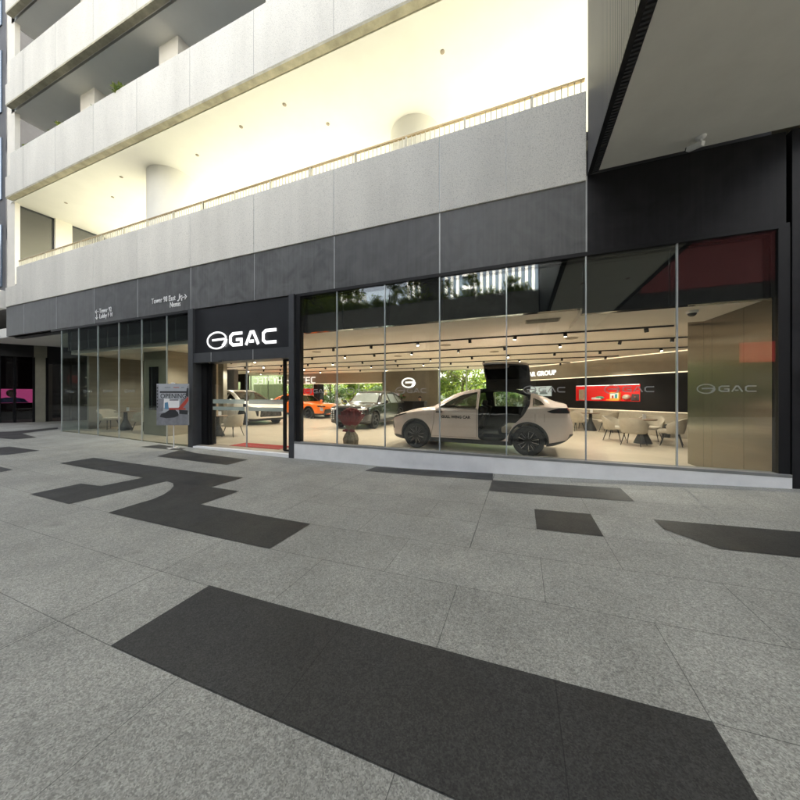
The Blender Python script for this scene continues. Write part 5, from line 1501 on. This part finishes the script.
t = thing('poster_stand', 'opening poster on a thin pole stand in front of the left glazing', 'poster stand', (-9.25, 5.92, g(-9.25)), R(27))
t.scale = (.86, 1, 1)
b = B(); b.box(-.025, .025, -.19, .19, .0, .02); b.box(-.19, .19, -.022, .022, .0, .018); b.build('base', M['cream'], t, .006)
B().tube([(0, .03, .0), (0, .03, 1.86)], .014, 12).build('pole', M['white'], t, smooth=True)
pw, pz0, pz1 = .50, .66, 1.84
bd = B().box(-pw, pw, -.012, .008, pz0, pz1).build('board', M['poster_pale'], t)
def pr(pts, n, m, d=-.0135): return B().prism(pts, 'y', d, -.0122).build(n, M[m], bd)
pr([(-pw, pz0), (pw, pz0), (pw, pz0 + .30), (-pw, pz0 + .38)], 'road_print', 'poster_grey')
b = B()
for k in range(1):
    for j in range(7): b.prism([(-pw + .01 + k * .06, 1.16 + j * .09), (-pw + .045 + k * .06, 1.16 + j * .09), (-pw + .045 + k * .06, 1.21 + j * .09), (-pw + .01 + k * .06, 1.21 + j * .09)], 'y', -.0138, -.0122)
b.build('building_print', M['poster_dark'], bd)
pr([(-pw, 1.02), (-.30, 1.06), (-.27, 1.40), (-.44, 1.42), (-.44, 1.80), (-pw, 1.80)], 'left_building_print', 'poster_grey', -.0130)
pr([(.18, 1.06), (pw, 1.02), (pw, 1.80), (.46, 1.78), (.40, 1.44), (.26, 1.40)], 'right_building_print', 'poster_grey', -.0130)
pr([(-.28, 1.16), (.2, 1.16), (.2, 1.40), (-.28, 1.42)], 'far_building_print', 'white', -.0128)
b = B(); b.prism([(-.40, 1.58), (.48, 1.58), (.48, 1.63), (-.40, 1.63)], 'y', -.0142, -.0122); b.prism([(.40, 1.50), (.49, 1.46), (.49, 1.72), (.44, 1.72)], 'y', -.0138, -.0122); b.build('dark_band_print', M['poster_dark'], bd)
pr([(-.40, .90), (-.36, .98), (-.24, 1.02), (-.10, 1.10), (.08, 1.10), (.17, 1.02), (.18, .93), (.05, .88), (-.2, .86)], 'dark_car_print', 'poster_dark', -.0144)
pr([(.18, 1.16), (.48, 1.48), (.49, 1.36), (.28, 1.10)], 'red_arch_print', 'poster_red', -.0140)
pr([(-.12, 1.10), (.40, 1.10), (.40, 1.15), (-.12, 1.15)], 'red_car_print', 'poster_red', -.0136)
pr([(.2, .96), (.47, .96), (.47, 1.08), (.2, 1.10)], 'grey_car_print', 'poster_dark', -.0134)
pr([(-.25, 1.12), (-.12, 1.12), (-.15, 1.32), (-.25, 1.30)], 'sky_print', 'poster_blue', -.0139)
me = text_mesh('OPENING', .185, .003, .002, spacing=1.0); me.materials.append(M['poster_dark']); obj('opening_lettering', me, bd, (-.385, -.0140, 1.43))
for x0, x1, m in ((-.25, -.07, 'poster_grey'), (.02, .2, 'poster_red'), (.26, .36, 'poster_grey')): pr([(x0, 1.725), (x1, 1.725), (x1, 1.745), (x0, 1.745)], 'small_print', m)
pr([(-.10, 1.36), (.18, 1.36), (.18, 1.40), (-.10, 1.40)], 'small_print', 'poster_grey')
b = B(); b.box(-.05, .05, -.02, .03, pz1 - .01, pz1 + .03); b.build('clip', M['white'], t, .006)

t = thing('reception_desk', 'long black reception desk in front of the emblem wall', 'desk', (-6.15, 17.5, 0))
B().box(-.95, .95, -.3, -.24, 0, 1.12).build('front', M['dark_wall'], t); B().box(-.98, .98, -.32, .3, 1.12, 1.15).build('top', M['black'], t); B().box(-.95, -.9, -.24, .3, 0, 1.12).build('side', M['dark_wall'], t); B().box(.9, .95, -.24, .3, 0, 1.12).build('side', M['dark_wall'], t)
t = thing('flower_arrangement', 'dark flower arrangement with a red bloom on the reception desk', 'flowers', (-6.75, 17.45, 1.15))
B().lathe([(.08, 0), (.10, .12), (.07, .16)], 16).build('vase', M['black'], t, smooth=True)
obj('foliage', crown_mesh('foliage', [(0, 0, .30, .22, .2, .17), (.2, 0, .22, .16, .14, .1)], 160, .06, M['leaf_dark'], 3), t)
b = B(); b.ball((-.05, -.18, .32), .07, seg=10, rings=8); b.ball((.22, -.12, .30), .05, seg=10, rings=8); b.build('blooms', M['red_paper'], t, fix=False)

def skin_fig(name, verts, edges, rad, mat, parent, sub=2):
    me = bpy.data.meshes.new(name); me.from_pydata(verts, edges, []); o = bpy.data.objects.new('tmp', me); COL.objects.link(o)
    md = o.modifiers.new('s', 'SKIN'); md.use_smooth_shade = True
    for i, r in enumerate(rad):
        me.skin_vertices[0].data[i].radius = (r, r) if not hasattr(r, '__len__') else r
    me.skin_vertices[0].data[0].use_root = True
    s = o.modifiers.new('u', 'SUBSURF'); s.levels = sub; s.render_levels = sub
    dg = bpy.context.evaluated_depsgraph_get(); dg.update()
    out = bpy.data.meshes.new_from_object(o.evaluated_get(dg)); bpy.data.objects.remove(o)
    out.materials.clear(); out.materials.append(mat)
    for p in out.polygons: p.use_smooth = True
    return obj(name, out, parent)
# receptionist seated behind the desk, looking down at the worktop (local -y = forward)
pt = thing('person', 'dark-haired person in a pale shirt seated behind the reception desk', 'person', (-5.72, 18.05, 0), R(12))
V = [(0, 0, .56), (0, .0, .72), (0, -.02, .92), (0, -.03, 1.06), (0, -.045, 1.12), (0, -.075, 1.20), (0, -.10, 1.27), (0, -.105, 1.33)]
E = [(0, 1), (1, 2), (2, 3), (3, 4), (4, 5), (5, 6), (6, 7)]
Rr = [(.15, .12), (.14, .11), (.165, .12), (.12, .09), .055, .075, .086, .07]
def chain(start, pts):
    prev = start
    for p, r in pts:
        V.append(p); Rr.append(r); E.append((prev, len(V) - 1)); prev = len(V) - 1
    return prev
for s in (1, -1):
    chain(3, [((s * .17, -.02, 1.02), .062)])
    e = chain(len(V) - 1, [((s * .22, -.12, .80), .045), ((s * .15, -.34, .86), .036), ((s * .12, -.40, .87), .030)])
    h = chain(e, [((s * .115, -.45, .865), .026)])
    for k, (dx, l) in enumerate(((-.032, .06), (-.011, .075), (.011, .07), (.03, .055))):
        chain(h, [((s * .115 + dx, -.45 - l * .6, .86), .011), ((s * .115 + dx * 1.1, -.45 - l * 1.1, .845), .009)])
    chain(e, [((s * .08, -.43, .865), .012), ((s * .07, -.46, .86), .010)])
    chain(0, [((s * .10, -.05, .52), .09), ((s * .12, -.42, .52), .07), ((s * .12, -.42, .10), .045), ((s * .12, -.52, .05), .04)])
body_o = skin_fig('body', V, E, Rr, M['skin'], pt)
# shirt over torso and upper arms, trousers, hair, face
V2 = [(0, .0, .66), (0, -.01, .82), (0, -.02, .94), (0, -.03, 1.06)]; E2 = [(0, 1), (1, 2), (2, 3)]; R2 = [(.16, .125), (.155, .12), (.18, .13), (.12, .095)]
for s in (1, -1):
    V2 += [(s * .17, -.02, 1.02), (s * .215, -.11, .83)]; R2 += [.072, .060]; k = len(V2); E2 += [(3, k - 2), (k - 2, k - 1)]
skin_fig('shirt', V2, E2, R2, M['shirt'], pt)
b = B(); b.ball((0, -.085, 1.325), .112, seg=18, rings=12, sc=(.95, 1.05, 1.0)); 
bm_ = b.bm
for v in list(bm_.verts):
    if v.co.z < 1.29 and v.co.y < -.09 or v.co.z < 1.24 or (v.co.y < -.16 and v.co.z < 1.355): bm_.verts.remove(v)
b.build('hair', M['hair'], pt, smooth=True, fix=False)
b = B()
for s in (1, -1): b.ball((s * .032, -.184, 1.30), .011, seg=8, rings=6)
b.build('eyes', M['hair'], pt, fix=False)
b = B(); b.prism([(-.015, 1.255), (.015, 1.255), (0, 1.30)], 'y', -.205, -.16); b.build('nose', M['skin'], pt)
b = B(); b.box(-.025, .025, -.182, -.15, 1.228, 1.236); b.build('mouth', M['poster_red'], pt)
b = B()
for s in (1, -1): b.ball((s * .088, -.09, 1.285), .024, seg=8, rings=6, sc=(.45, .8, 1.2))
b.build('ears', M['skin'], pt, fix=False)
t = thing('office_stool', 'black stool under the person behind the reception desk', 'stool', (-5.72, 18.08, 0))
B().lathe([(.20, .40), (.21, .43), (.19, .455), (.001, .46)], 24).build('seat', M['black'], t); B().lathe([(.2, 0), (.19, .03), (.03, .06), (.03, .40)], 20).build('base', M['black'], t)

# ------------------------------------------------------------------ hanging exit sign, door stickers
t = thing('exit_sign', 'small green lit exit sign hanging under the showroom ceiling', 'exit sign', (atY(234, 378, 14.5).x, 14.5, 2.26))
B().box(-.28, .28, -.03, .03, 0, .20).build('panel', M['exit_green'], t)
b = B(); b.box(-.2, -.19, -.006, .006, .2, .8); b.box(.19, .2, -.006, .006, .2, .8); b.build('hanger', M['black'], t)
t = thing('blue_reflection_bar', 'upright glowing bar standing in for a blue reflection in the left glazing', 'reflection', (atY(105, 395, 10.45).x, 10.45, 0)); B().box(-.025, .025, 0, .03, .95, 1.9).build('tube', M['reflection_blue'], t)  # added glowing bar in place of blue light reflected by the glass

# ------------------------------------------------------------------ ceiling tracks and spot lamps
def track(y, x0, x1, spots, label, zc=3.05):
    t = thing('track_light', label, 'track light', ((x0 + x1) / 2, y, zc), 0, 'black lighting tracks on the showroom ceiling')
    cx = (x0 + x1) / 2
    B().box(x0 - cx, x1 - cx, -.018, .018, -.035, -.001).build('rail', M['black'], t)
    for i, x in enumerate(spots):
        if not x0 < x < x1: continue
        if 'head' not in SRC:
            SRC['head'] = B().lathe([(.045, -.034), (.045, -.125), (.038, -.125), (.038, -.112), (.001, -.112)], 18).mesh('spot_head', M['black'], smooth=True)
            SRC['lens'] = B().lathe([(.032, -.116), (.032, -.114), (.001, -.114)], 14).mesh('lens', M['lens'])
        h = obj('spot_head', SRC['head'], t, (x - cx, 0, 0), 0)
        h.rotation_euler = (R(14 * math.sin(i * 2.3 + y)), R(12 * math.cos(i * 1.7 + y)), 0)
        obj('lens', SRC['lens'], h)
SRC = {}
TR = [(8.72, -9.0, 3.19), (10.55, -16, 5.5), (12.7, -16.0, 5.4), (14.6, -17.5, 3.6), (16.8, -17.5, 2.6)]
names = ['nearest the window', 'second from the window', 'third from the window', 'fourth from the window', 'along the rear wall']
rl = random.Random(3)
lamps = []
for (y, x0, x1), nm in zip(TR, names):
    xs = []; x = x0 + .5
    while x < x1 - .2: xs.append(x); x += rl.uniform(1.15, 1.75)
    track(y, x0, x1, xs, 'black lighting track with spot lamps, ' + nm)
    lamps += [(xx, y) for xx in xs[::2] if xx + y < 18.2]
LAMP_W = 34
for i, (x, y) in enumerate(lamps):
    ld = bpy.data.lights.new('track_spot', 'SPOT'); ld.energy = LAMP_W; ld.spot_size = R(125); ld.spot_blend = .8; ld.color = (1, .91, .79); ld.shadow_soft_size = .05
    lo = bpy.data.objects.new('track_spot', ld); COL.objects.link(lo); lo.location = (x, y, 2.86); lo.rotation_euler = (R(8 * math.sin(i)), R(8 * math.cos(i * 1.3)), 0)
for (x, y, pw_) in ((-14.6, 8.4, 24), (-10.6, 7.3, 26)):
    ld = bpy.data.lights.new('downlight', 'SPOT'); ld.energy = pw_; ld.spot_size = R(130); ld.spot_blend = .8; ld.color = (1, .91, .79); ld.shadow_soft_size = .05
    lo = bpy.data.objects.new('downlight', ld); COL.objects.link(lo); lo.location = (x, y, 2.98)
# recessed ceiling vents, seen as faint discs
for i, (x, y) in enumerate(((-2.2, 9.6), (-.9, 11.7), (1.3, 9.7), (-4.6, 11.6), (-6.9, 9.4))):
    t = thing('ceiling_diffuser', 'faint round air diffuser in the cream ceiling between the lighting tracks', 'vent', (x, y, 3.05), 0, 'round air diffusers in the showroom ceiling')
    B().lathe([(.16, -.001), (.16, -.012), (.10, -.018), (.001, -.012)], 24).build('disc', M['bulkhead'], t, smooth=True)
